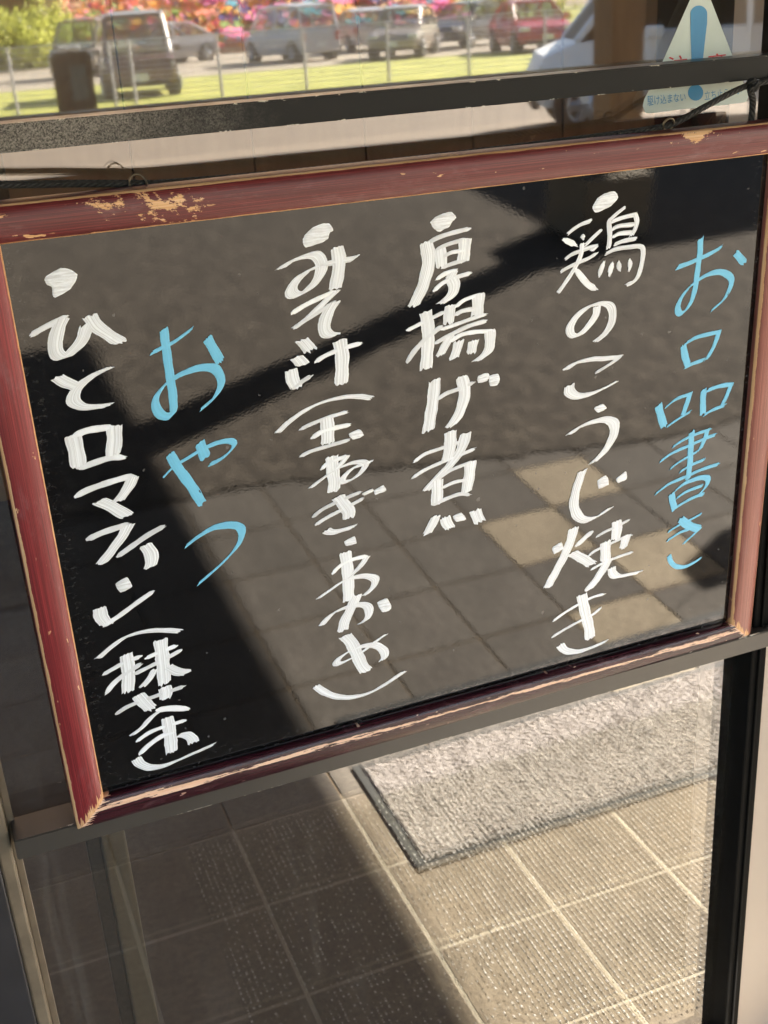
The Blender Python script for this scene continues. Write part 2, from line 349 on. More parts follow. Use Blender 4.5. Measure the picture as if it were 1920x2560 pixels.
# asphalt, with a ragged edge over the pavers
edge = [(-2.7, -1.12), (0.0, -1.06), (0.64, -1.0), (0.88, -0.99), (1.5, -0.87), (1.75, -0.82), (2.25, -0.72), (2.6, -0.76), (4.2, -0.85)]
pts = []
for (xa, ya), (xb, yb_) in zip(edge[:-1], edge[1:]):
    n = max(2, int((xb - xa) / 0.05))
    for k in range(n): t = k / n; pts.append((xa + (xb - xa) * t, ya + (yb_ - ya) * t + rng.normal(0, 0.009)))
pts.append(edge[-1])
asph = sheet('asphalt', [(-60, -9.4), (70, -9.4), (70, 6), (4.25, 6), (4.25, -0.85)] + pts[::-1] + [(-2.65, 6), (-60, 6)], 0.006, ASPH)
for nm, y0, y1, mt, z in (('concrete_walk', -13.0, -9.4, CONC, 0.004), ('gutter', -12.2, -10.9, CONC2, 0.008), ('roadway', -16.5, -13.0, CONC2, 0.002), ('verge', -34, -23.3, GRASS, 0.01), ('gravel_lot', -62, -34, GRAVEL, 0.0), ('field', -140, -62, GRASS, 0.0)):
    sheet(nm, P4(-60, 90, y0, y1), z, mt)

# ------------------------------------------------------------------ door
ZB1, ZB0 = EYE[2] - 0.7160 * YB, EYE[2] - 0.7387 * YB
ZU1, ZU0 = EYE[2] - 0.0670 * YB, EYE[2] - 0.0884 * YB
door = empty('glass_door', (0.45, D + 0.01, 0.0), 'glass shop door with black stiles and two flat black cross rails', 'door')
XL, XR = -0.041, 0.937
MB().box(XL, XR + 0.01, D, D + 0.01, 0.03, 2.3).build('pane', GLASS, door)
for z0, z1, de in ((ZB0, ZB1, False), (ZU0, ZU1, True)):
    bm = bmesh.new(); bmesh.ops.create_cube(bm, size=1)
    xa, xb = -0.033, 0.985
    for v in bm.verts: v.co = ((xa + xb) / 2 + v.co.x * (xb - xa), (YB + D - 0.0005) / 2 + v.co.y * (D - 0.0005 - YB), (z0 + z1) / 2 + v.co.z * (z1 - z0))
    bmesh.ops.subdivide_edges(bm, edges=[e for e in bm.edges if abs((e.verts[0].co - e.verts[1].co).x) > 0.1], cuts=20, use_grid_fill=True)
    bmesh.ops.bevel(bm, geom=[e for e in bm.edges if e.is_boundary or (len(e.link_faces) == 2 and e.calc_face_angle() > 0.5)], offset=0.0012, segments=2, affect='EDGES')
    me = bpy.data.meshes.new('cross_rail'); bm.to_mesh(me); bm.free(); me.materials.append(mat_bar(z0, z1, de))
    o = bpy.data.objects.new('cross_rail', me); COL.objects.link(o); attach(o, door)
MB().box(XR, 0.9625, D - 0.03, D + 0.03, 0.0, 2.35, 0.003).box(XR + 0.010, XR + 0.013, D - 0.034, D - 0.029, 0.0, 2.35, 0.001).build('stile', BLACK, door)
MB().box(-0.42, XL - 0.012, D - 0.028, D + 0.03, 0.0, 2.35, 0.002).build('stile', DARKPLATE, door)
MB().box(XL - 0.012, XL + 0.004, D - 0.024, D + 0.02, 0.0, 2.35, 0.003).box(XL + 0.004, XL + 0.012, D - 0.006, D - 0.0005, 0.0, 2.35, 0.001).build('edge_strip', TRIM, door)
MB().box(XL + 0.004, XR, D - 0.02, D + 0.03, 0.0, 0.045, 0.002).build('bottom_rail', BLACK, door)
wall = MB().box(0.9655, 3.3, D - 0.01, D + 0.12, 0.0, 3.0, 0.002).box(1.13, 1.45, D - 0.13, D - 0.0105, 0.0, 2.5, 0.004).build('wall_panel', WALLPANEL)  # second box is an unseen pilaster added to keep sun off the panel
tag(wall, 'smooth greige metal wall panel beside the black stile of the glass door', 'wall')
wl = MB().box(-4.2, -0.424, D - 0.01, D + 0.12, 0.0, 3.0, 0.002).build('shop_front_wall', flat('dark_brown_siding', (0.05, 0.035, 0.025), 0.7, 0.3, 6))
tag(wl, 'dark brown shop front wall beyond the dark grey door plate', 'wall')
lint = MB().box(-0.42, 0.9625, D - 0.02, D + 0.1, 2.352, 3.0).build('lintel', BLACK); tag(lint, 'black lintel above the glass door', 'lintel')

# ------------------------------------------------------------------ menu board
tl, yw = math.radians(3.4), math.radians(0.6)
N = np.array([math.sin(yw) * math.cos(tl), -math.cos(yw) * math.cos(tl), -math.sin(tl)])
o0 = ray((200, 2059)); O0 = EYE + o0 * ((ZB1 - EYE[2]) / o0[2])        # lower left corner stands on the rail
LIP = 0.0
def on_board(px, off=0.0):                                             # off > 0 is towards the viewer
    d = ray(px); s = ((O0 - EYE) @ N + off) / (d @ N); return EYE + d * s
EX = on_board((1826, 1558)) - on_board((259, 1990)); EX /= np.linalg.norm(EX)
EZ = np.cross(EX, N); EZ = EZ if EZ[2] > 0 else -EZ; EZ /= np.linalg.norm(EZ)
B0 = on_board((259, 1990))
def loc2(p): d = p - B0; return np.array([d @ EX, d @ EZ])
inner = [loc2(on_board(p)) for p in ((259, 1990), (1826, 1558), (1931, 384), (1, 612))]
RW = 0.0335
def off_corner(i):
    p = inner[i]; a = inner[i] - inner[i - 1]; b = inner[(i + 1) % 4] - inner[i]
    a /= np.linalg.norm(a); b /= np.linalg.norm(b); na = np.array([a[1], -a[0]]); nb = np.array([b[1], -b[0]])
    s = na + nb; return p + s * RW / (1 + na @ nb)
outer = [off_corner(i) for i in range(4)]
def W3(q, d): return B0 + EX * q[0] + EZ * q[1] + N * d
board = empty('menu_board', tuple(W3((inner[0] + inner[1]) / 2, 0) - np.array([0, 0, 0.034])), 'black glossy menu board in worn red wooden frame with handwritten white and blue Japanese menu', 'menu board')
PZ = -0.007
q = [W3(i + (outer[k] - i) * 0.3, PZ) for k, i in enumerate(inner)]; qb = [p - N * 0.004 for p in q]
panel = new_obj('panel', q + qb, [(0, 1, 2, 3), (7, 6, 5, 4), (0, 4, 5, 1), (1, 5, 6, 2), (2, 6, 7, 3), (3, 7, 4, 0)], mat_panel(), board, uvs=[(0, 0), (1, 0), (1, 1), (0, 1)] * 2)
prof = [(0.0, -0.0068), (0.0, -0.001), (0.02, 0.0012), (0.07, 0.0034), (0.18, 0.0054), (0.35, 0.0066), (0.55, 0.0068), (0.75, 0.0062), (0.9, 0.0046), (0.97, 0.0026), (1.0, 0.0), (1.0, -0.021), (0.1, -0.021), (0.1, -0.0112)]
vpar = [-0.02, 0.0, 0.03, 0.08, 0.19, 0.36, 0.55, 0.75, 0.9, 0.97, 1.0, 1.6, 1.8, 1.9]
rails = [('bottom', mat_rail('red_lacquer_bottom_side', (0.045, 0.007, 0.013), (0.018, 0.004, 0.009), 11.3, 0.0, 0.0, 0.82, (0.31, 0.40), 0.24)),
         ('right', mat_rail('faded_sheen_red_lacquer_side', (0.30, 0.105, 0.085), (0.22, 0.075, 0.06), 4.1, 0.07, 0.05, 0.745, None, 0.3)),  # partly faded lacquer, partly grazing sheen put into the lighter colour
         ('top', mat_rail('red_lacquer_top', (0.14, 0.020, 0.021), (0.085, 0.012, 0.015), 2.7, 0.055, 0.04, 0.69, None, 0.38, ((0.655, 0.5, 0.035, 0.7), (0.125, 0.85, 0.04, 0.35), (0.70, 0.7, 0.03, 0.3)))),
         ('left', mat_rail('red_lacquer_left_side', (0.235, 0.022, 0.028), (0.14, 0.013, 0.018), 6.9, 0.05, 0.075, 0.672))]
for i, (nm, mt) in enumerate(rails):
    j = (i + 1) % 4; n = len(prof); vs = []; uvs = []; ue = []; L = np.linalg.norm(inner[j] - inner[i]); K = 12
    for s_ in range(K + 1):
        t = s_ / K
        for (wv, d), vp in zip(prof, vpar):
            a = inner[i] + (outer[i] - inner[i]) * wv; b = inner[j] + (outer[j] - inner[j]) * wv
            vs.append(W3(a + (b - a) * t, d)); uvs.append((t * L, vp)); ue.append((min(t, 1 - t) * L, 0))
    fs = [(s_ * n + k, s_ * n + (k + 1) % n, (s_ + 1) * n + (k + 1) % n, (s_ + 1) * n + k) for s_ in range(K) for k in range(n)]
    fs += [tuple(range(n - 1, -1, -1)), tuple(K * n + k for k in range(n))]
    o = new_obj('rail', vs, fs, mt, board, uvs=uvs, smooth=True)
    l2 = o.data.uv_layers.new(name='UVEnd'); l2.data.foreach_set('uv', np.array([ue[a] for f in fs for a in f], dtype=np.float32).ravel())
    md = o.modifiers.new('split', 'EDGE_SPLIT'); md.split_angle = math.radians(50)
    if nm == 'right': o['label'] = 'faded pinkish frame rail with painted-in sheen and bare wood streaks'

# ---- handwriting: centre lines read off the photograph, swept with a flat marker nib on the panel
CR = dict(A=(1340, 460, 5.53), B=(1340, 860, 5.53), C=(1340, 1260, 5.53), D=(1600, 580, 5.53), E=(1600, 1040, 5.53), F=(1000, 500, 5.53), G=(1000, 900, 4.81),
          H=(680, 540, 5.027), I=(680, 960, 5.53), J=(760, 1320, 5.027), K=(360, 800, 5.925), L=(400, 1060, 5.268), M=(60, 640, 5.267), N=(140, 1040, 5.027),
          O=(220, 1420, 4.253), P=(1600, 920, 5.53), Q=(1000, 760, 5.53))
def pp(px): return loc2(on_board(px, PZ + 0.0003))
ref = np.array([1450., 1500.])
def px_vec(v): return pp(ref + np.array(v) / 2) - pp(ref - np.array(v) / 2)
NIB = {'w': (px_vec((21.2, -8.8)), 4.0), 'v': (px_vec((19.5, -11.5)), 4.0), 'n': (px_vec((4, -3)), 6.0), 'o': (px_vec((13, -6)), 5.0), 'b': (px_vec((9.5, -9.5)), 3.6)}
TPX = np.linalg.norm(px_vec((1, 0)))
def S(t, *p): return (t, p)
# stroke codes: w/v/n/o/b = nib (optional number scales it), tN = round tip N pixels wide, P = filled outline
TXT = [
 # heading column, blue
 ('b', 'D', [S('b', (520, 488), (680, 430), (860, 350), (1000, 285), (1120, 212)), S('b', (838, 90), (828, 300), (800, 500), (768, 750), (715, 950), (630, 1085), (555, 1130), (520, 1060), (560, 930), (680, 765), (850, 635), (1000, 565), (1150, 560), (1260, 640), (1250, 760), (1160, 930), (990, 1085)), S('b1.05', (1325, 290), (1440, 425))]),
 ('b', 'D', [S('b1.1', (598, 1565), (618, 1700), (660, 1835)), S('b.8', (640, 1535), (800, 1450), (1095, 1380)), S('b', (1092, 1375), (1030, 1560), (930, 1750)), S('b.8', (625, 1868), (750, 1812), (880, 1768)),
             S('b1.25', (255, 2400), (290, 2550), (335, 2690)), S('b.7', (355, 2425), (500, 2310), (690, 2240)), S('b1.1', (690, 2235), (655, 2350), (600, 2510)), S('b.6', (375, 2690), (520, 2590), (690, 2485)),
             S('b1.1', (880, 2180), (870, 2350), (870, 2520)), S('b.8', (930, 2190), (1100, 2130), (1270, 2105)), S('b', (1258, 2110), (1200, 2260), (1135, 2395)), S('b.7', (885, 2530), (1000, 2460), (1165, 2400))]),
 ('b', 'E', [S('b.6', (455, 425), (600, 330), (800, 240), (960, 190)), S('b', (930, 195), (890, 330), (830, 460)), S('b.7', (280, 628), (450, 510), (700, 400), (900, 310), (1035, 260)), S('b.6', (415, 730), (550, 630), (790, 490)), S('b1.1', (715, 220), (700, 450), (690, 650), (662, 860)),
             S('b.7', (555, 770), (700, 680), (890, 600)), S('b.75', (215, 1075), (400, 940), (650, 830), (850, 740), (1080, 665)), S('b', (480, 1040), (600, 940), (800, 860), (930, 860), (920, 960), (820, 1080)), S('b.7', (510, 1130), (650, 1040), (860, 960)), S('b1.15', (435, 1080), (450, 1180), (478, 1280)), S('b.75', (478, 1275), (650, 1170), (800, 1100), (870, 1080))]),
 ('b', 'E', [S('b.5', (390, 1600), (550, 1500), (700, 1430), (845, 1352)), S('b.6', (380, 1720), (550, 1610), (690, 1560)), S('b1.35', (560, 1425), (660, 1505), (810, 1560)), S('t5', (845, 1545), (740, 1640), (600, 1765)), S('b.75', (400, 1930), (430, 2020), (500, 2080), (620, 2085), (740, 2030), (835, 1970))]),
 # second column, white
 ('w', 'A', [S('P', (1070, 100), (1125, 140), (1130, 200), (1040, 300), (860, 390), (805, 382), (780, 320), (850, 200), (950, 130))]),
 ('w', 'A', [S('n', (755, 510), (620, 560), (510, 630), (445, 685)), S('t13', (390, 770), (470, 805), (540, 840)), S('P', (650, 688), (682, 720), (655, 778), (613, 735)), S('n', (895, 640), (800, 730), (690, 840)),
             S('n', (410, 1035), (490, 975), (600, 930), (740, 880), (835, 858)), S('n', (835, 860), (775, 920)), S('n', (345, 1210), (450, 1150), (600, 1080), (720, 1030), (825, 965)), S('n', (638, 830), (625, 960), (560, 1120), (450, 1300), (308, 1500)), S('t14', (555, 1190), (640, 1300), (720, 1390), (815, 1450)),
             S('n', (1225, 325), (1140, 390), (1050, 470), (1010, 520), (1020, 700), (1010, 840), (990, 890)), S('n', (1050, 520), (1150, 480), (1290, 440), (1370, 425)), S('n', (1375, 428), (1395, 520), (1370, 620), (1320, 710)), S('n', (1060, 620), (1150, 580), (1350, 560)), S('n', (1070, 730), (1150, 685), (1310, 670)), S('n', (1090, 835), (1200, 790), (1380, 755)),
             S('n', (965, 965), (1100, 900), (1300, 870), (1430, 860), (1478, 900), (1470, 1050), (1420, 1250), (1350, 1350), (1260, 1390)), S('t11', (935, 1090), (900, 1180), (870, 1265)), S('t12', (1055, 1105), (1030, 1180), (1015, 1250)), S('t12', (1140, 1085), (1152, 1190)), S('t12', (1292, 1055), (1300, 1110), (1288, 1170))]),
 ('w', 'A', [S('o', (842, 1700), (820, 1820), (700, 1990), (580, 2090), (490, 2085), (470, 1980), (560, 1830), (720, 1700), (900, 1650), (1020, 1680), (1058, 1800), (1030, 1950), (940, 2080), (830, 2170))]),
 ('w', 'B', [S('o1.1', (410, 350), (550, 262), (750, 212), (950, 200), (1165, 178)), S('t7', (1165, 180), (1000, 290), (830, 395)), S('v', (462, 570), (460, 655), (540, 715), (650, 715), (800, 675), (1000, 580), (1120, 512))]),
 ('w', 'B', [S('P', (800, 885), (920, 825), (975, 880), (945, 910), (855, 950)), S('v', (470, 1242), (600, 1145), (780, 1075), (950, 1042), (1060, 1080), (1085, 1180), (1040, 1330), (930, 1500), (790, 1635))]),
 ('w', 'B', [S('v.95', (640, 1755), (570, 1960), (525, 2150), (535, 2290), (600, 2400), (720, 2432), (870, 2370), (1030, 2260)), S('P', (850, 1890), (960, 1820), (992, 1850), (1002, 1945), (880, 2000), (862, 1990)), S('P', (1115, 1860), (1235, 1762), (1256, 1790), (1250, 1870), (1140, 1920), (1118, 1905))]),
 ('w', 'C', [S('P', (225, 610), (340, 530), (362, 545), (378, 620), (262, 690), (245, 680)), S('w.95', (522, 335), (480, 500), (380, 740), (250, 980), (165, 1145)), S('t12', (775, 388), (700, 445), (640, 505), (560, 572)), S('w1.1', (500, 680), (620, 740), (770, 835)), S('t7', (835, 455), (980, 370), (1100, 320), (1285, 220)), S('w', (1115, 240), (1120, 350), (1100, 490)),
             S('t7', (725, 715), (830, 640), (1000, 560), (1200, 470), (1320, 430)), S('w.85', (1255, 430), (1205, 605)), S('w', (960, 525), (960, 650), (960, 770)), S('t7', (765, 905), (900, 830), (1100, 745), (1330, 665)), S('w', (1000, 765), (930, 900), (830, 1050), (725, 1180)), S('w.85', (1045, 885), (1055, 955), (1110, 1000), (1210, 990), (1420, 945))]),
 ('w', 'C', [S('t7', (240, 1615), (400, 1500), (600, 1380), (780, 1290), (940, 1245)), S('t7', (225, 1838), (400, 1730), (620, 1610), (780, 1530), (890, 1440)), S('w', (630, 1255), (680, 1500), (730, 1700), (745, 1850)), S('v.8', (335, 1950), (390, 2015), (500, 2045), (650, 2025), (800, 1970), (960, 1902))]),
 # third column
 ('w', 'F', [S('P', (420, 310), (480, 240), (600, 180), (700, 160), (760, 210), (775, 250), (720, 300), (680, 370), (600, 410), (540, 440), (470, 400))]),
 ('w', 'F', [S('t9', (360, 620), (500, 530), (700, 460), (960, 395)), S('w1.05', (360, 590), (395, 800), (370, 1000), (300, 1230), (190, 1455)), S('w.9', (550, 665), (565, 800), (575, 915)), S('t8', (500, 690), (650, 615), (900, 540)), S('w1.0', (900, 545), (888, 700), (870, 840)), S('t8', (610, 775), (720, 722), (880, 700)), S('t8', (580, 935), (720, 880), (900, 830)),
             S('t9', (505, 1095), (620, 1020), (780, 970)), S('w.8', (730, 1000), (690, 1080)), S('t9', (470, 1250), (600, 1140), (800, 1060), (970, 1010)), S('w.95', (715, 1090), (750, 1180), (725, 1290), (650, 1370), (560, 1430))]),
 ('w', 'Q', [S('t8', (100, 365), (250, 290), (450, 190), (610, 110)), S('w', (355, 110), (385, 300), (390, 500), (375, 700), (360, 890)), S('t11', (100, 800), (200, 650), (350, 490), (480, 380), (575, 312)), S('w.9', (695, 20), (680, 140), (670, 260)), S('t8', (770, 40), (900, -60), (1130, -135)), S('w', (1088, -125), (1080, 10), (1065, 160)), S('t9', (760, 150), (870, 95), (1040, 65)), S('t8', (580, 350), (750, 290), (1000, 200), (1185, 138)),
             S('t9', (490, 540), (700, 425), (950, 305), (1185, 235)), S('w.75', (690, 450), (620, 580), (555, 710)), S('t9', (690, 520), (850, 425), (1050, 385), (1290, 375)), S('w.9', (1245, 375), (1245, 520), (1210, 660), (1060, 785)), S('w.8', (815, 515), (785, 630), (745, 745)), S('w.85', (1018, 510), (982, 675))]),
 ('w', 'G', [S('w', (418, 240), (400, 450), (340, 845)), S('t9', (450, 470), (560, 400), (700, 350), (880, 272)), S('w', (740, 200), (775, 350), (760, 500), (690, 680), (600, 800)), S('P', (935, 195), (1050, 155), (1075, 190), (1045, 250), (940, 275)), S('P', (1062, 210), (1100, 180), (1180, 165), (1200, 230), (1170, 300), (1085, 315))]),
 ('w', 'G', [S('t8', (175, 1220), (300, 1130), (500, 1060), (710, 985)), S('w1.05', (605, 865), (600, 1050), (570, 1190)), S('t8', (150, 1415), (300, 1320), (500, 1230), (700, 1150), (890, 1070)), S('w', (790, 885), (740, 1060), (620, 1240), (450, 1420), (330, 1560)), S('t8', (480, 1410), (620, 1320), (870, 1220)), S('w', (848, 1230), (830, 1400), (795, 1585)), S('w', (447, 1450), (447, 1600), (438, 1735)), S('t8', (510, 1535), (650, 1470), (800, 1440)), S('t9', (400, 1740), (550, 1670), (720, 1610), (835, 1620)),
             S('w.9', (430, 1880), (380, 1990), (325, 2085)), S('w.9', (540, 1890), (560, 1960), (605, 2020)), S('P', (635, 1880), (735, 1835), (795, 1915), (680, 1945)), S('w', (905, 1810), (930, 1880), (960, 1945))]),
 # fourth column
 ('w', 'H', [S('P', (385, 310), (420, 230), (520, 140), (640, 95), (720, 95), (775, 180), (725, 210), (700, 290), (600, 345), (430, 395), (395, 360))]),
 ('w', 'H', [S('v', (110, 660), (250, 565), (450, 495), (560, 500), (622, 600), (600, 740), (500, 880), (370, 978), (270, 990), (240, 930), (300, 820), (420, 710), (600, 625), (760, 585), (900, 560), (1045, 530)), S('w', (820, 400), (845, 560), (830, 720), (795, 910))]),
 ('w', 'H', [S('t9', (250, 1225), (400, 1130), (600, 1030), (790, 950)), S('v.9', (800, 945), (650, 1090), (450, 1280), (290, 1395)), S('t8', (275, 1410), (450, 1290), (650, 1170), (780, 1085)), S('w', (775, 1088), (690, 1240), (655, 1400), (700, 1490), (800, 1500))]),
 ('w', 'H', [S('w', (375, 1560), (430, 1620), (480, 1685)), S('w', (310, 1780), (350, 1820), (385, 1865)), S('w.95', (240, 1940), (260, 2060), (305, 2150)), S('t9', (260, 2170), (370, 2085), (490, 2010)), S('t9', (550, 1830), (680, 1750), (900, 1660), (1110, 1600)), S('w1.05', (852, 1570), (880, 1750), (880, 1900), (870, 2100))]),
 ('w', 'I', [S('o.8', (85, 665), (250, 510), (500, 340), (750, 235), (1000, 180), (1200, 172), (1370, 195))]),
 ('w', 'I', [S('t8', (395, 625), (550, 550), (800, 455), (1030, 385)), S('w1.05', (755, 480), (770, 650), (768, 825)), S('t10', (550, 745), (700, 655), (900, 600), (1070, 565)), S('t8', (400, 995), (550, 925), (800, 850), (1070, 770)), S('P', (1060, 690), (1190, 625), (1230, 640), (1268, 705), (1210, 745), (1110, 765))]),
 ('w', 'I', [S('w', (825, 1010), (840, 1200), (860, 1350), (850, 1480)), S('t9', (680, 1175), (800, 1080), (1050, 990)), S('v.6', (1040, 995), (930, 1130), (800, 1250)), S('v.6', (540, 1430), (700, 1305), (900, 1175), (1100, 1090), (1260, 1080), (1290, 1130), (1200, 1250), (1060, 1340), (970, 1350), (1000, 1270), (1120, 1160), (1250, 1110), (1365, 1078))]),
 ('w', 'I', [S('t8', (565, 1835), (700, 1730), (880, 1640), (1080, 1550), (1220, 1495)), S('t8', (605, 1945), (750, 1850), (960, 1740), (1150, 1640), (1260, 1580)), S('w1.05', (915, 1560), (990, 1660), (1060, 1760), (1060, 1845)), S('v.8', (750, 2020), (800, 2045), (900, 2040), (1000, 2010), (1130, 1972)), S('P', (1245, 1510), (1380, 1445), (1405, 1480), (1270, 1540)), S('P', (1415, 1470), (1540, 1400), (1578, 1475), (1430, 1530)),
             S('P', (998, 2180), (1140, 2102), (1165, 2200), (1037, 2240))]),
 ('w', 'J', [S('w.95', (520, 310), (545, 500), (558, 700), (560, 905)), S('t9', (360, 570), (450, 480), (600, 400), (790, 352)), S('v.7', (790, 365), (700, 490), (540, 640), (480, 680)), S('v.7', (180, 885), (350, 765), (500, 665), (650, 615), (800, 605), (895, 645), (870, 740), (770, 840))]),
 ('w', 'J', [S('w', (660, 850), (590, 1010), (520, 1150), (485, 1290)), S('v.75', (225, 1220), (330, 1100), (480, 1015), (680, 965), (790, 980), (820, 1060), (790, 1140), (700, 1205)), S('P', (920, 935), (1045, 885), (1095, 980), (1090, 1020), (1045, 1048), (980, 1055))]),
 ('w', 'J', [S('w1.05', (518, 1355), (600, 1450), (670, 1600), (730, 1730), (785, 1795)), S('v.75', (1030, 1335), (900, 1425), (750, 1545), (600, 1635), (450, 1705), (405, 1690), (460, 1620), (600, 1535), (750, 1480), (900, 1475), (1000, 1540), (1015, 1620), (975, 1665))]),
 ('w', 'J', [S('o.95', (150, 1990), (280, 2075), (450, 2125), (650, 2120), (850, 2060), (1050, 1945), (1262, 1800))]),
 # fifth column, blue
 ('b', 'K', [S('b.8', (112, 488), (270, 410), (450, 320), (700, 140)), S('b1.2', (293, 140), (325, 400), (380, 800), (425, 1100), (440, 1320)), S('b1.2', (440, 1320), (400, 1420), (260, 1410), (172, 1280), (185, 1130), (320, 950), (500, 830), (700, 740), (900, 700), (1060, 730), (1142, 880), (1120, 1020), (1030, 1160), (840, 1325)), S('b1.2', (940, 272), (1020, 420), (1130, 610))]),
 ('b', 'L', [S('b.8', (45, 700), (180, 565), (400, 425), (600, 310), (800, 235), (940, 225), (980, 280), (880, 400), (760, 485), (655, 530)), S('b1.5', (525, 250), (560, 350), (600, 440)), S('b1.3', (130, 400), (250, 600), (400, 800), (550, 1040))]),
 ('b', 'L', [S('b1.15', (345, 1605), (500, 1485), (700, 1368), (900, 1330), (1040, 1352), (1080, 1440), (1030, 1590), (880, 1770), (700, 1940), (505, 2105))]),
 # sixth column
 ('w', 'M', [S('P', (270, 310), (300, 260), (480, 160), (600, 170), (700, 240), (690, 310), (600, 440), (410, 548), (375, 510), (368, 410), (300, 375))]),
 ('w', 'M', [S('t10', (92, 1042), (250, 950), (450, 850), (560, 795)), S('w', (500, 830), (440, 980), (410, 1150), (430, 1280), (520, 1335), (640, 1250), (760, 1110), (840, 900)), S('w', (868, 795), (960, 930), (1100, 1030), (1268, 1135))]),
 ('w', 'M', [S('w', (440, 1600), (560, 1670), (700, 1725)), S('w.9', (1135, 1465), (950, 1548), (780, 1660), (670, 1790), (650, 1910), (750, 1980), (900, 1990), (1110, 1965))]),
 ('w', 'N', [S('w1.1', (208, 250), (250, 420), (285, 630)), S('t13', (225, 255), (400, 180), (720, 135)), S('w1.1', (730, 142), (735, 300), (715, 495)), S('t12', (300, 655), (500, 580), (700, 520), (845, 520))]),
 ('w', 'N', [S('t12', (250, 1010), (400, 930), (650, 840), (900, 768), (985, 765)), S('w.95', (962, 780), (900, 910), (780, 1070)), S('w1.05', (545, 1070), (700, 1140), (885, 1250))]),
 ('w', 'N', [S('t12', (400, 1550), (600, 1460), (910, 1360)), S('w.95', (908, 1370), (840, 1500), (700, 1690), (570, 1855)), S('t11', (778, 1762), (950, 1640), (1150, 1500), (1350, 1388)), S('w', (1125, 1625), (1190, 1720), (1205, 1820), (1185, 1890))]),
 ('w', 'O', [S('P', (290, 170), (405, 100), (430, 115), (470, 190), (440, 220), (345, 260)), S('w', (122, 430), (140, 520), (195, 595)), S('t10', (170, 612), (330, 510), (520, 370), (688, 252))]),
 ('w', 'O', [S('o.8', (115, 955), (250, 838), (400, 735), (600, 675), (800, 662), (970, 672))]),
 ('w', 'O', [S('t9', (165, 1130), (270, 1070), (400, 1000), (560, 940)), S('w', (405, 920), (430, 1100), (425, 1320)), S('t11', (195, 1328), (280, 1220), (420, 1110), (560, 1020)), S('t9', (615, 960), (750, 900), (940, 825)), S('t9', (500, 1125), (650, 1050), (850, 950), (985, 875)), S('w1.05', (770, 770), (795, 1000), (815, 1225)), S('w.6', (710, 1080), (650, 1180), (575, 1265)), S('v.9', (850, 1055), (960, 1105), (1060, 1110))]),
 ('w', 'O', [S('t9', (302, 1548), (450, 1460), (750, 1350), (1020, 1258)), S('w1.05', (535, 1355), (600, 1430), (668, 1495)), S('w', (815, 1265), (830, 1320), (825, 1385)), S('w.5', (815, 1485), (680, 1580), (580, 1690), (470, 1775)), S('t14', (740, 1510), (870, 1492), (1060, 1495)), S('t9', (520, 1840), (650, 1750), (800, 1690), (1030, 1620)), S('w', (842, 1590), (870, 1750), (890, 1950)), S('t11', (550, 1975), (650, 1880), (780, 1790), (900, 1750)), S('w.9', (960, 1778), (1040, 1770), (1105, 1810), (1120, 1850))]),
 ('w', 'O', [S('v.8', (515, 2030), (560, 2085), (680, 2122), (850, 2088), (1050, 2000), (1330, 1878))]),
]
layer = 0
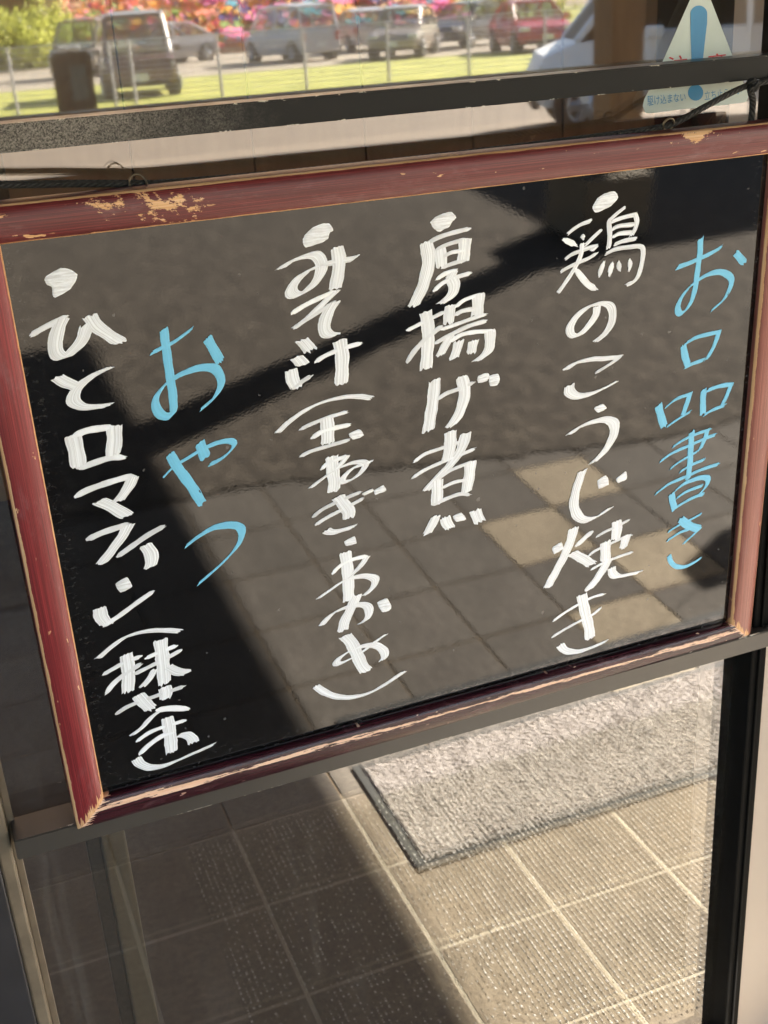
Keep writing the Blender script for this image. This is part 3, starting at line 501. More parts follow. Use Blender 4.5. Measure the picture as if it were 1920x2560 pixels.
for colr, crop, strokes in TXT:
    x0, y0, sc_ = CR[crop]; V = []; Fc = []; U = []; A2 = []
    for code, pts_ in strokes:
        layer += 1; h = 0.00025 + (layer % 30) * 1.2e-5
        P2 = [pp((x0 + a / sc_, y0 + b / sc_)) for a, b in pts_]
        if code == 'P':
            cl = np.array(P2 + [P2[0]]); c = cl[:-1].mean(0); ring = []
            n = len(P2)
            for i in range(n):
                a, b, c_, d = P2[i - 1], P2[i], P2[(i + 1) % n], P2[(i + 2) % n]
                for t in (0, .25, .5, .75):
                    cm = 0.5 * (2 * b + (c_ - a) * t + (2 * a - 5 * b + 4 * c_ - d) * t * t + (3 * b - 3 * c_ + d - a) * t ** 3); ln = b + (c_ - b) * t
                    ring.append(ln * 0.45 + cm * 0.55 + rng.normal(0, 0.00015, 2))
            base = len(V)
            for k_, sc2 in enumerate((1.0, 0.94, 0.6)):
                for r_ in ring: V.append(W3(c + (r_ - c) * sc2, PZ + h + (0, 0.00022, 0.0003)[k_])); U.append((r_[0] * 6 + r_[1] * 3, (r_[1] - c[1]) * 60 * sc2)); A2.append(((1.0, 0.9, 0.3)[k_], 0))
            m_ = len(ring)
            for k_ in range(2): Fc += [(base + k_ * m_ + i, base + k_ * m_ + (i + 1) % m_, base + (k_ + 1) * m_ + (i + 1) % m_, base + (k_ + 1) * m_ + i) for i in range(m_)]
            Fc.append(tuple(base + 2 * m_ + i for i in range(m_))); continue
        if code[0] == 't': nib, tt = np.zeros(2), float(code[1:]) * 0.87
        else: nib, tt = NIB[code[0]]; s_ = float(code[1:]) if len(code) > 1 else 1.0; nib = nib * s_; tt = tt * (0.6 + 0.4 * s_)
        tt *= TPX
        path = catmull(P2, 0.0022); K = len(path)
        tan = np.gradient(path, axis=0); tan /= np.linalg.norm(tan, axis=1)[:, None] + 1e-12
        nor = np.stack([-tan[:, 1], tan[:, 0]], 1); dist = np.concatenate([[0], np.cumsum(np.linalg.norm(np.diff(path, axis=0), axis=1))])
        nl = np.linalg.norm(nib) + 1e-9; s = np.clip((nor @ nib) / nl / 0.16, -1, 1)
        wob = 1 + 0.05 * np.sin(dist * 310 + layer) + rng.normal(0, 0.015, K)
        if code[0] == 't':                                               # a round tip tapers where it lands and leaves
            e = np.minimum(dist, dist[-1] - dist); wob *= np.clip(0.45 + e / (tt * 0.9), 0, 1) ** 0.7
        half = (nib[None] * s[:, None] * 0.5 + nor * tt * 0.5) * wob[:, None]
        NW = 9; ends0 = rng.normal(0, 0.0006, NW); ends1 = rng.normal(0, 0.0011, NW); base = len(V)
        for i in range(K):
            for j in range(NW):
                a = -1 + 2 * j / (NW - 1); p = path[i] + half[i] * a
                if i == 0: p = p - tan[0] * (tt * 0.35 * (1 - a * a) ** 0.5 + ends0[j])
                if i == K - 1: p = p + tan[-1] * (tt * 0.35 * (1 - a * a) ** 0.5 + ends1[j])
                V.append(W3(p, PZ + h + 0.00026 * (1 - abs(a) ** 6))); U.append((dist[i], a * nl * 55 + layer)); A2.append((abs(a), 0))
        for i in range(K - 1):
            for j in range(NW - 1):
                Fc.append((base + i * NW + j, base + (i + 1) * NW + j, base + (i + 1) * NW + j + 1, base + i * NW + j + 1))
    o = new_obj('character', V, Fc, WHITE if colr == 'w' else BLUE, panel, uvs=U, smooth=True)
    l2 = o.data.uv_layers.new(name='Across'); l2.data.foreach_set('uv', np.array([A2[a] for f in Fc for a in f], dtype=np.float32).ravel())

# rings and cord
YC = 1.105
def cordpt(px, y): return at_y(px, y)
for px, rr, tilt_ in (((345, 459), 0.0078, 0.5), ((1672, 311), 0.0062, -0.4)):
    c = at_y(px, YC - 0.004); ring = MB()
    for k_ in range(2):
        ring.tube([c + np.array([math.cos(a) * rr, 0.0016 * k_ + math.sin(a) * rr * tilt_, math.sin(a) * rr]) for a in np.linspace(0, 2 * math.pi, 25)], 0.0009, 6, False)
    ring.tube([c + np.array([0, 0.0, -rr]), c + np.array([0, 0.002, -rr - 0.016])], 0.0011, 6)
    attach(ring.build('hanging_ring', STEEL, None, True), board)
def cord(name, pts3, r, label):
    path = catmull(pts3, 0.004); b = MB(); b.tube(path, r, 10)
    d = np.concatenate([[0], np.cumsum(np.linalg.norm(np.diff(path, axis=0), axis=1))]); uvs = [(d[i], j / 10) for i in range(len(path)) for j in range(10)]
    return new_obj(name, b.v, b.f, CORD, uvs=uvs, smooth=True)
cp = [at_y(p, y) for p, y in (((-60, 462), 1.1), ((60, 461), YC), ((200, 459), YC), ((330, 459), YC), ((420, 457), YC), ((700, 433), YC + .003), ((1000, 401), YC + .004), ((1300, 366), YC + .004), ((1540, 335), YC + .003), ((1650, 318), YC), ((1690, 306), YC - .002), ((1760, 268), YC - .006), ((1840, 226), YC - .004), ((1885, 210), YC), ((1980, 190), YC))]
co = cord('braided_cord', cp, 0.0034, ''); tag(co, 'black braided cord strung through rings along the top of the board', 'cord')
kn = [at_y((1882 + dx, 212 + dy), YC - 0.004 + dz) for dx, dy, dz in ((0, -9, .006), (11, 0, -.006), (0, 12, 0), (-12, 2, .008), (0, -10, -.003), (9, 8, .004), (-6, 10, -.004), (0, 40, .004), (-4, 90, .006), (-6, 125, .01))]
k2 = cord('cord_knot', kn, 0.0036, ''); tag(k2, 'knot of black cord with a loose end hanging by the black stile', 'cord knot')

# ------------------------------------------------------------------ warning sticker on the glass
ST = (1440, 0, 3.456); YS = D - 0.0006
def sp(x, y, y3=YS): return at_y((ST[0] + x / ST[2], ST[1] + y / ST[2]), y3)
def poly_on(name, pts_, mat, parent, y3):
    vs = [sp(x, y, y3) for x, y in pts_]; n = len(vs); back = [v + np.array([0, 0.0002, 0]) for v in vs]
    return new_obj(name, vs + back, [tuple(range(n)), tuple(range(2 * n - 1, n - 1, -1))] + [(i, n + i, n + (i + 1) % n, (i + 1) % n) for i in range(n)], mat, parent)
STK = flat('pale_sticker_film', (0.56, 0.64, 0.62), 0.35, 0.06, 20); SBL = flat('sticker_blue', (0.03, 0.24, 0.50), 0.35, 0.05, 20); SRD = flat('sticker_red', (0.6, 0.015, 0.03), 0.35, 0.05, 20)
stk = empty('warning_sticker', tuple(sp(1030, 900)), 'pale triangular caution sticker with blue exclamation mark and Japanese text on the glass', 'sticker')
tri = [(578, 915), (590, 860), (650, 740), (745, 540), (985, 0), (1030, -95), (1075, -135), (1120, -95), (1165, 0), (1355, 490), (1440, 700), (1478, 790), (1488, 840), (1470, 880), (1300, 905), (900, 945), (640, 980), (598, 972)]
poly_on('film', tri, STK, stk, YS)
arc = lambda cx, cy, rx, ry, a0, a1, n=14: [(cx + rx * math.cos(math.radians(a0 + (a1 - a0) * i / n)), cy - ry * math.sin(math.radians(a0 + (a1 - a0) * i / n))) for i in range(n + 1)]
poly_on('exclamation_mark', arc(1062, 118, 72, 70, 0, 180) + [(990, 250), (1000, 560), (1035, 640), (1065, 640), (1092, 560), (1115, 350), (1133, 200)], SBL, stk, YS - 0.0005)
poly_on('exclamation_mark', arc(1034, 800, 66, 70, 0, 348, 24), SBL, stk, YS - 0.0005)
def text_on(body, quad, mat, parent, y3):
    cu = bpy.data.curves.new('t', 'FONT'); cu.body = body; cu.resolution_u = 3; ob = bpy.data.objects.new('t', cu); COL.objects.link(ob)
    bpy.context.view_layer.update()
    me = bpy.data.meshes.new_from_object(ob.evaluated_get(bpy.context.evaluated_depsgraph_get())); v = np.array([x.co[:] for x in me.vertices])
    if len(v):
        lo, hi = v.min(0), v.max(0); faces = [tuple(p.vertices) for p in me.polygons]
        bl, br, tr, tl_ = [np.array(q_, float) for q_ in quad]; out_ = []
        for x in v:
            a, b = (x[0] - lo[0]) / (hi[0] - lo[0]), (x[1] - lo[1]) / (hi[1] - lo[1]); q_ = bl * (1 - a) * (1 - b) + br * a * (1 - b) + tr * a * b + tl_ * (1 - a) * b; out_.append(sp(q_[0], q_[1], y3))
        new_obj('lettering', out_, faces, mat, parent)
    bpy.data.objects.remove(ob); bpy.data.curves.remove(cu); bpy.data.meshes.remove(me)
text_on('駆け込まない', [(618, 918), (948, 872), (945, 800), (615, 828)], SBL, stk, YS - 0.0005)
text_on('立ち止らない', [(1112, 866), (1432, 812), (1428, 748), (1110, 788)], SBL, stk, YS - 0.0005)
text_on('注', [(792, 660), (965, 640), (965, 470), (792, 490)], SRD, stk, YS - 0.0005)
text_on('意', [(1132, 640), (1305, 622), (1305, 452), (1132, 472)], SRD, stk, YS - 0.0005)

# ------------------------------------------------------------------ doormats in front of the door
MATX0, MATX1, MATY0, MATY1 = 0.68, 1.95, 0.165, 0.556
def mat_carpet():
    m = NM('pale_carpet_pile'); v = m.pos(); n = m.noise(v, 150, 6, 0.85); n2 = m.noise(v, 18, 3)
    c = m.ramp(n, [(0.40, (0.24, 0.21, 0.19)), (0.5, (0.46, 0.415, 0.385)), (0.60, (0.76, 0.70, 0.66))])
    m.set(Base_Color=c, Roughness=0.95).bump(n, 0.9, 0.006); return m.m
CARPET = mat_carpet(); RUBBER = flat('dark_rubber_edge', (0.05, 0.052, 0.048), 0.6, 0.2, 60)
dm = empty('carpet_doormat', ((MATX0 + MATX1) / 2, (MATY0 + MATY1) / 2, 0.0), 'pale grey carpet doormat with dark rubber edge mirrored in the lower glass', 'doormat')
MB().box(MATX0, MATX1, MATY0, MATY1, 0.0012, 0.005, 0.001).build('rubber_edge', RUBBER, dm)
nx, ny = 240, 84; xs = np.linspace(MATX0 + 0.018, MATX1 - 0.018, nx); ys = np.linspace(MATY0 + 0.018, MATY1 - 0.018, ny)
hz = 0.0085 + rng.uniform(-0.0018, 0.0018, (ny, nx)); hz[[0, -1]] = 0.003; hz[:, [0, -1]] = 0.003
jx = rng.uniform(-0.002, 0.002, (ny, nx)); 
new_obj('pile', [(xs[i] + jx[j, i], ys[j] + jx[j, i], hz[j, i]) for j in range(ny) for i in range(nx)], [(j * nx + i, j * nx + i + 1, (j + 1) * nx + i + 1, (j + 1) * nx + i) for j in range(ny - 1) for i in range(nx - 1)], CARPET, dm)
# clear vinyl sheet covered in small studs
VX0, VX1, VY0, VY1 = 0.26, 1.58, 0.30, 1.08
def mat_clear():
    m = NM('clear_vinyl'); m.t.nodes.remove(m.p); t = m.n('ShaderNodeBsdfTransparent'); t.inputs[0].default_value = (0.93, 0.93, 0.9, 1)
    g = m.n('ShaderNodeBsdfGlossy'); g.inputs['Roughness'].default_value = 0.15; x = m.n('ShaderNodeMixShader'); x.inputs[0].default_value = 0.03
    m.l(t.outputs[0], x.inputs[1]); m.l(g.outputs[0], x.inputs[2]); m.l(x.outputs[0], m.o.inputs[0]); return m.m
def mat_stud():
    m = NM('glint_white_stud'); m.set(Base_Color=(0.95, 0.93, 0.86), Roughness=0.15); return m.m  # white base colour stands in for sun glints on clear studs
vm = empty('studded_vinyl_mat', ((VX0 + VX1) / 2, (VY0 + VY1) / 2, 0.0), 'clear vinyl mat covered in rows of tiny studs, mirrored in the lower glass', 'doormat')
new_obj('sheet', [(VX0, VY0, .0112), (VX1, VY0, .0112), (VX1, VY1, .0112), (VX0, VY1, .0112)], [(0, 1, 2, 3)], mat_clear(), vm)
V, F = [], []; pit = 0.0108; piy = 0.0138
for j in range(int((VY1 - VY0) / piy)):
    for i in range(int((VX1 - VX0) / pit)):
        x = VX0 + (i + 0.5 + 0.0 * (j % 2)) * pit + rng.normal(0, 0.0004); y = VY0 + (j + 0.5) * piy + rng.normal(0, 0.0004)
        if x < 0.78 and rng.random() < min(1, (0.80 - x) * 6) * 0.6: continue  # studs thinned towards the shaded left so the dots fade there
        r = rng.uniform(0.0013, 0.0021); b = len(V); z = 0.0113
        V += [(x - r, y - r * 1.3, z), (x + r, y - r * 1.3, z), (x + r, y + r * 1.3, z), (x - r, y + r * 1.3, z), (x, y, z + 0.0016)]
        F += [(b, b + 1, b + 4), (b + 1, b + 2, b + 4), (b + 2, b + 3, b + 4), (b + 3, b, b + 4)]
tag(new_obj('studs', V, F, mat_stud(), vm), kind='stuff')

# ------------------------------------------------------------------ canopy and its post
RZ = 2.55; LS = RZ / math.tan(SUN_EL)
XE, YE = 0.62 - SUN_H[0] * LS, -2.42 - SUN_H[1] * LS
WOODD = flat('dark_stained_timber', (0.10, 0.055, 0.022), 0.6, 0.35, 9)
def mat_wood(name, a, b, sc_=(14, 14, 0.8)):
    m = NM(name); n = m.noise(m.pos(sc_), 2.0, 6, 0.65); m.set(Base_Color=m.ramp(n, [(0.3, a), (0.7, b)]), Roughness=0.55).bump(n, 0.2, 0.002); return m.m
POSTW = mat_wood('brown_timber_post', (0.10, 0.05, 0.015), (0.22, 0.12, 0.04))
can = empty('entrance_canopy', (0, -1.3, 2.55), 'flat timber canopy over the shop entrance', 'canopy')
MB().box(-4.2, XE, YE, D - 0.012, RZ, RZ + 0.16).build('roof', flat('dark_soffit', (0.035, 0.028, 0.022), 0.8, 0.2, 2), can)
MB().box(-4.2, XE - 0.3, YE + 0.85, YE + 1.05, RZ - 0.2, RZ - 0.001).build('beam', WOODD, can)
pc = (3.262, -2.86)
po = empty('canopy_post', (pc[0], pc[1], 0), 'square brown timber post on a concrete footing, mirrored beside the white car', 'post')
MB().box(pc[0] - .088, pc[0] + .088, pc[1] - .088, pc[1] + .088, 0.3, RZ - 0.001, 0.008).build('post', POSTW, po)
MB().box(pc[0] - .19, pc[0] + .19, pc[1] - .19, pc[1] + .19, 0.006, 0.32, 0.012).build('footing', flat('concrete_footing', (0.34, 0.29, 0.22), 0.9, 0.15, 20), po)
cpt = empty('shade_carport', (9.5, -7.0, 0), 'unseen flat roof on posts, added to shade the asphalt right of the entrance', 'shade_carport')  # roof out of view, added to cast the dark area on the asphalt
MB().box(7.05, 11.6, -9.0, -4.65, 2.5, 2.62).build('roof', flat('shade_carport_roof', (0.3, 0.3, 0.3), 0.7, 0.1, 2), cpt)
for x in (9.9, 11.4):
    for y in (-8.8, -5.1): MB().box(x - .05, x + .05, y - .05, y + .05, 0.006, 2.499).build('post', flat('shade_carport_post', (0.4, 0.4, 0.4), 0.5), cpt)
# small lantern out of view, added to drop a dark spot on the pavers
lx, ly = 1.93 - SUN_H[0] * 1.95, -0.05 - SUN_H[1] * 1.95; lz = 1.95 * math.tan(SUN_EL)
lan = empty('shadow_lantern', (lx, ly, lz), 'boxy black lantern out of view, added to cast a shadow on the pavers', 'lantern')
MB().box(lx - .06, lx + .06, ly - .06, ly + .06, lz - .08, lz + .08, 0.012).build('housing', BLACK, lan)
MB().tube([(lx, ly, lz + .075), (lx, ly, RZ - 0.001)], 0.002, 6).build('hanger', BLACK, lan)

# ------------------------------------------------------------------ shop interior behind the glass
YI = 4.3
IFLOOR = flat('dark_shop_floor', (0.012, 0.011, 0.012), 0.6, 0.2, 5)
sheet('interior_floor', P4(-4.2, 3.3, D + 0.03, YI + 0.1), 0.002, IFLOOR)
sheet('threshold', P4(-0.42, 0.9625, D - 0.02, D + 0.03), -0.001, GROUT_D)
WPAN = mat_wood('brown_interior_panel', (0.30, 0.18, 0.085), (0.42, 0.27, 0.135), (5, 5, 0.7))
joints = [at_y(p, YI)[0] for p in ((10, 455), (332, 420), (636, 395), (915, 370), (1183, 330), (1407, 300))]
stepj = (joints[-1] - joints[0]) / 5
bw = empty('interior_back_wall', (0, YI, 0), 'brown panelled wall inside the shop with vertical joints', 'wall')
MB().box(-4.2, 3.3, YI + 0.018, YI + 0.1, 0.0, 3.0).build('backing', flat('dark_joint', (0.02, 0.014, 0.009), 0.9), bw)
k0 = joints[0] - 8 * stepj
xs_ = [joints[0] + stepj * k for k in range(-9, 0)] + joints + [joints[-1] + stepj * k for k in range(1, 6)]
xs_ = [x for x in xs_ if -4.2 < x < 3.3]
for a, b in zip(xs_[:-1], xs_[1:]):
    MB().box(a + .004, b - .004, YI, YI + 0.0175, 0.0, 3.0, 0.002).build('wall_board', WPAN, bw)
for nm, x0, x1, zt_ in (('interior_side_wall', -4.25, -4.2, 0.7), ('interior_side_wall', 3.3, 3.35, 3.0)):
    o = MB().box(x0, x1, D + 0.125, YI + 0.1, 0, zt_).build(nm, flat('interior_wall_paint', (0.3, 0.25, 0.19), 0.8))  # left wall cut low; opening above it added to brighten the room
    tag(o, 'low side wall with an added opening above that lets daylight into the shop' if x0 < 0 else 'plain full height side wall of the shop interior', 'wall')
o = MB().box(-4.25, 3.35, D + 0.125, YI - 1.05, 3.002, 3.1).build('ceiling', flat('interior_ceiling', (0.5, 0.47, 0.42), 0.9)); tag(o, kind='structure')  # stops short of the back wall; gap added to let sky light in
# pale inner stile seen through the lower glass on the left
isx = [at_y(p, D + 0.09)[0] for p in ((214, 2100), (252, 2097), (312, 2082))]
ind = empty('inner_door_leaf', (isx[1], D + 0.1, 0), 'pale metal stile of an inner door leaf behind the lower left glass', 'door')
MB().box(isx[0], isx[1] - .001, D + .095, D + .12, 0.004, 2.2, .002).build('gasket', DARKPLATE, ind)
MB().box(isx[1], isx[2], D + .085, D + .12, 0.004, 2.2, .003).build('stile', flat('pale_aluminium', (0.13, 0.115, 0.09), 0.4, 0.1, 6), ind)

# ------------------------------------------------------------------ car park behind the photographer, seen in the upper glass
WIRE = flat('galvanised_wire', (0.62, 0.60, 0.57), 0.5, 0.05)
YF = -23.45; FZ = 1.26
fence = empty('mesh_fence', (5, YF, 0), 'low white wire mesh fence along the grass verge', 'fence')
fx = [0.25, 2.34, 4.30, 4.72, 6.54, 8.42, 10.35, 12.3, 14.25, 16.2, 18.2]
for x in fx: MB().tube([(x, YF, 0.0), (x, YF, FZ + 0.02)], 0.035, 8).build('post', WIRE, fence)
for a, b_ in zip(fx[:-1], fx[1:]):
    m_ = MB()
    for z in np.linspace(0.06, FZ, 13): m_.tube([(a, YF + .04, z), (b_, YF + .04, z)], 0.018 if z > FZ - .01 else 0.009, 4, False)
    for x in np.arange(a + .05, b_, 0.075): m_.tube([(x, YF + .05, 0.05), (x, YF + .05, FZ)], 0.005, 3, False)
    tag(m_.build('wire_panel', WIRE, fence), kind='stuff')

def paintm(name, c): return flat(name, c, 0.25, 0.04, 2, Coat_Weight=0.6)
def mat_carglass():
    m = NM('car_glass'); m.t.nodes.remove(m.p); t = m.n('ShaderNodeBsdfTransparent'); t.inputs[0].default_value = (0.72, 0.78, 0.74, 1)
    g = m.n('ShaderNodeBsdfGlossy'); g.inputs['Roughness'].default_value = 0.03; x = m.n('ShaderNodeMixShader'); x.inputs[0].default_value = 0.12
    m.l(t.outputs[0], x.inputs[1]); m.l(g.outputs[0], x.inputs[2]); m.l(x.outputs[0], m.o.inputs[0]); return m.m
CARGLASS = mat_carglass(); WINDOW = flat('dark_window', (0.03, 0.045, 0.04), 0.08, 0.2, 3)
TYRE = flat('tyre_rubber', (0.02, 0.02, 0.02), 0.8); RIM = flat('alloy_rim', (0.5, 0.5, 0.5), 0.3, 0.05, 5, Metallic=0.7); LAMP = flat('headlamp_glass', (0.75, 0.75, 0.72), 0.1); PLATE = flat('number_plate', (0.8, 0.8, 0.76), 0.5); TAIL = flat('tail_lamp', (0.45, 0.02, 0.02), 0.2); TRIMB = flat('black_trim', (0.015, 0.015, 0.015), 0.5)
def car(name, loc, yaw, paint, label, kind='hatch', group=None, glass=None):
    """length along local x, nose at +x"""
    r = empty(name, loc, label, 'car', group, local=True); r.rotation_euler = (0, 0, yaw)
    if kind == 'hatch':   L, W, prof, cab = 3.9, 1.68, [(-1.95, .32, .80), (-1.9, .25, .95), (-1.2, .22, .98), (0.75, .22, .97), (1.3, .24, .88), (1.75, .28, .74), (1.95, .36, .58)], [(-1.82, .95, 0.9), (-1.55, 1.43, .80), (-0.6, 1.52, .78), (0.25, 1.46, .78), (1.0, .93, .9)]
    elif kind == 'van':   L, W, prof, cab = 3.9, 1.62, [(-1.95, .32, .92), (-1.9, .25, 1.02), (0.9, .22, 1.02), (1.5, .24, .95), (1.85, .3, .82), (1.95, .38, .62)], [(-1.92, 1.0, .92), (-1.8, 1.72, .86), (-0.6, 1.80, .84), (0.85, 1.72, .84), (1.5, .97, .92)]
    else:                 L, W, prof, cab = 4.4, 1.74, [(-2.2, .34, .82), (-2.1, .25, .95), (-1.2, .2, .97), (0.8, .2, .96), (1.5, .22, .86), (2.0, .27, .72), (2.2, .36, .55)], [(-1.95, .94, .9), (-1.1, 1.40, .78), (-0.3, 1.47, .76), (0.3, 1.42, .76), (1.2, .92, .9)]
    def loft(st):
        vs, n = [], 0
        for x, z0, z1, wd in st:
            hw = W / 2 * wd; ring = [(x, -hw * .92, z0), (x, -hw, z0 + (z1 - z0) * .25), (x, -hw, z0 + (z1 - z0) * .62), (x, -hw * .93, z1 - .03), (x, -hw * .80, z1), (x, hw * .80, z1), (x, hw * .93, z1 - .03), (x, hw, z0 + (z1 - z0) * .62), (x, hw, z0 + (z1 - z0) * .25), (x, hw * .92, z0)]
            vs += ring; n = len(ring)
        k = len(st); fs = [(i * n + j, (i + 1) * n + j, (i + 1) * n + (j + 1) % n, i * n + (j + 1) % n) for i in range(k - 1) for j in range(n)]
        return vs, fs + [tuple(range(n)), tuple((k - 1) * n + j for j in range(n - 1, -1, -1))]
    v, f = loft([(x, a, b, (0.90, 0.98, 1, 1, 1, .98, .90)[min(i, 6)] if i not in (len(prof) - 1,) else .88) for i, (x, a, b) in enumerate(prof)])
    new_obj('body', v, f, paint, r, smooth=False)
    st = [(x, 0.86, z, wd) for x, z, wd in cab]
    v, f = loft(st); new_obj('cabin_glass', v, f, glass or CARGLASS, r)
    xs2 = [c for c in cab if c[1] > 1.2]
    b = MB(); zt = max(c[1] for c in cab)
    vs, fs = loft([(c[0] * 1.02, c[1] - 0.05, c[1] + 0.03, c[2] * 1.01) for c in xs2]); b.add(vs, fs)
    bp = [c for c in cab]
    for s_ in (-1, 1):
        for a, c in ((bp[0], bp[1]), (bp[-1], bp[-2])):
            b.tube([(a[0], s_ * W / 2 * a[2] * .97, .93), (c[0], s_ * W / 2 * c[2] * .95, c[1] - .03)], 0.045, 6)
        mid = bp[2]; b.tube([(mid[0] + .3, s_ * W / 2 * .97, .93), (mid[0] + .3, s_ * W / 2 * .8, mid[1] - .03)], 0.035, 6)
    b.build('roof', paint, r)
    wx = L / 2 - (.56 if kind == 'van' else .72)
    for s_ in (-1, 1):
        for x in (-wx, wx):
            MB().cyl((x, s_ * (W / 2 - .10), .31), (0, 1, 0), .36, .125, 24).build('wheel_arch', TRIMB, r)
            wh = MB().cyl((x, s_ * (W / 2 - .085), .30), (0, 1, 0), .30, .12, 24).build('wheel', TYRE, r)
            rm = MB()
            for k in range(6):
                a = k * math.pi / 3; rm.tube([(x, s_ * (W / 2 + .036), .30), (x + .2 * math.cos(a), s_ * (W / 2 + .036), .30 + .2 * math.sin(a))], [.075, .06], 5)
            rm.cyl((x, s_ * (W / 2 + .034), .30), (0, 1, 0), .08, .01, 12); rm.tube([(x + .205 * math.cos(a), s_ * (W / 2 + .034), .30 + .205 * math.sin(a)) for a in np.linspace(0, 2 * math.pi, 25)], .02, 6, False); o_ = rm.build('rim', RIM, wh); o_['kind'] = 'stuff'
        MB().box(L / 2 - .26, L / 2 - .06, s_ * (W / 2 - .20) - .16, s_ * (W / 2 - .20) + .16, .60, .74, .03).build('headlight', LAMP, r)
        MB().box(-L / 2 - .01, -L / 2 + .06, s_ * (W / 2 - .15) - .08, s_ * (W / 2 - .15) + .08, .62, .9, .02).build('tail_light', TAIL, r)
        MB().box(.62, .80, s_ * (W / 2 + .10) - .09, s_ * (W / 2 + .10) + .09, .93, 1.06, .03).build('side_mirror', paint, r)
    MB().box(L / 2 - .045, L / 2 + .012, -.17, .17, .36, .53).build('number_plate', PLATE, r)
    MB().box(-L / 2 - .02, -L / 2 + .04, -.17, .17, .42, .59).build('number_plate', PLATE, r)
    MB().box(L / 2 - .07, L / 2 + .006, -.62, .62, .27, .345).build('bumper_grille', TRIMB, r)
    return r
def facing(loc): return math.atan2(D - loc[1], 0.4 - loc[0])
GL = lambda px, z=0.0: mirror_ground(px, z)
# the white car standing side on
wc = mirror_at((1336, 156), -11.0); ya_ = math.pi + 0.43; nose = Vector((1.95, -.81, 0)) * 1.12; nose.rotate(Matrix.Rotation(ya_, 3, 'Z')); car('white_car', (wc[0] - nose.x, -11.0 - nose.y, 0.006), ya_, flat('white_car_paint', (0.93, 0.92, 0.90), 0.4, 0.01, 2), 'white minivan parked side on behind the brown timber post', 'van', None, flat('brown_tinted_glass', (0.05, 0.033, 0.018), 0.5, 0.1, 3, Specular_IOR_Level=0.1)).scale = (1.12, 1.12, 1.12)
def at_px(px, y): p = mirror_at(px, y); return (p[0], y, 0.0)
GP = 'cars parked beyond the mesh fence'
c1 = at_px((352, 200), -27.5); car('parked_car', c1, facing(c1), paintm('dark_bronze_paint', (0.15, 0.095, 0.08)), 'dark bronze parked car close behind the mesh fence', 'van', GP)
c2 = at_px((225, 80), -41.0); car('parked_car', c2, facing(c2) + .4, paintm('grey_van_paint', (0.22, 0.19, 0.16)), 'tall grey brown van parked beside the green bushes', 'van', GP)
c3 = at_px((400, 90), -46.0); car('parked_car', c3, facing(c3) + .9, paintm('silver_wagon_paint', (0.45, 0.43, 0.44)), 'silver wagon parked at an angle behind the dark bronze car', 'sedan', GP)
c4 = at_px((728, 120), -40.0); car('parked_car', c4, facing(c4) + 2.6, paintm('pearl_minivan_paint', (0.6, 0.6, 0.64)), 'pearl white minivan parked with its rear to the fence', 'van', GP)
c5 = at_px((905, 110), -44.0); car('parked_car', c5, facing(c5) + 2.9, paintm('silver_hatch_paint', (0.5, 0.47, 0.44)), 'silver hatchback parked next to the pearl minivan', 'hatch', GP)
c6 = at_px((1010, 90), -36.0); car('parked_car', c6, facing(c6) + .2, paintm('champagne_paint', (0.36, 0.3, 0.25)), 'champagne car parked between silver hatchback and red car', 'hatch', GP)
c7 = at_px((1325, 90), -33.0); car('parked_car', c7, facing(c7) - .25, paintm('red_car_paint', (0.5, 0.03, 0.05)), 'bright red parked car with white number plate', 'sedan', GP)
c8 = at_px((1165, 70), -40.0); car('parked_car', c8, facing(c8) + .5, paintm('dark_blue_grey_paint', (0.05, 0.05, 0.065)), 'dark blue grey car parked left of the red car', 'hatch', GP)
# upright black board standing by the fence
b0 = mirror_at((123, 146), -21.5); b1 = mirror_at((249, 290), -21.5); sbx = (b0[0] + b1[0]) / 2
sg = empty('standing_signboard', (sbx, -21.5, 0.0), 'black upright signboard with rounded corners and pale cap by the fence', 'signboard')
rr_ = [(sbx + sx * .26 + .10 * math.cos(a), zc_ + .10 * math.sin(a)) for sx, zc_, a0 in ((1, 1.04, 0), (-1, 1.04, math.pi / 2), (-1, .10, math.pi), (1, .10, 1.5 * math.pi)) for a in np.linspace(a0, a0 + math.pi / 2, 7)]
nn_ = len(rr_); MB().add([(x, -21.46, z) for x, z in rr_] + [(x, -21.56, z) for x, z in rr_], [tuple(range(nn_)), tuple(range(2 * nn_ - 1, nn_ - 1, -1))] + [(i, nn_ + i, nn_ + (i + 1) % nn_, (i + 1) % nn_) for i in range(nn_)]).build('face', flat('black_signboard', (0.012, 0.016, 0.018), 0.2, 0.3, 5), sg)
MB().box(sbx - .06, sbx + .24, -21.459, -21.452, .30, .92, .002).build('green_reflection', flat('green_grey_reflection', (0.06, 0.09, 0.085), 0.15, 0.4, 4), sg)  # greenish reflection on the black face, painted as a paler patch
MB().box(sbx - .20, sbx + .20, -21.58, -21.44, 1.16, 1.25, 0.03).build('cap', flat('pale_cap', (0.7, 0.66, 0.56), 0.5), sg)
MB().box(sbx - .05, sbx + .05, -21.55, -21.47, 1.13, 1.165).build('neck', BLACK, sg)
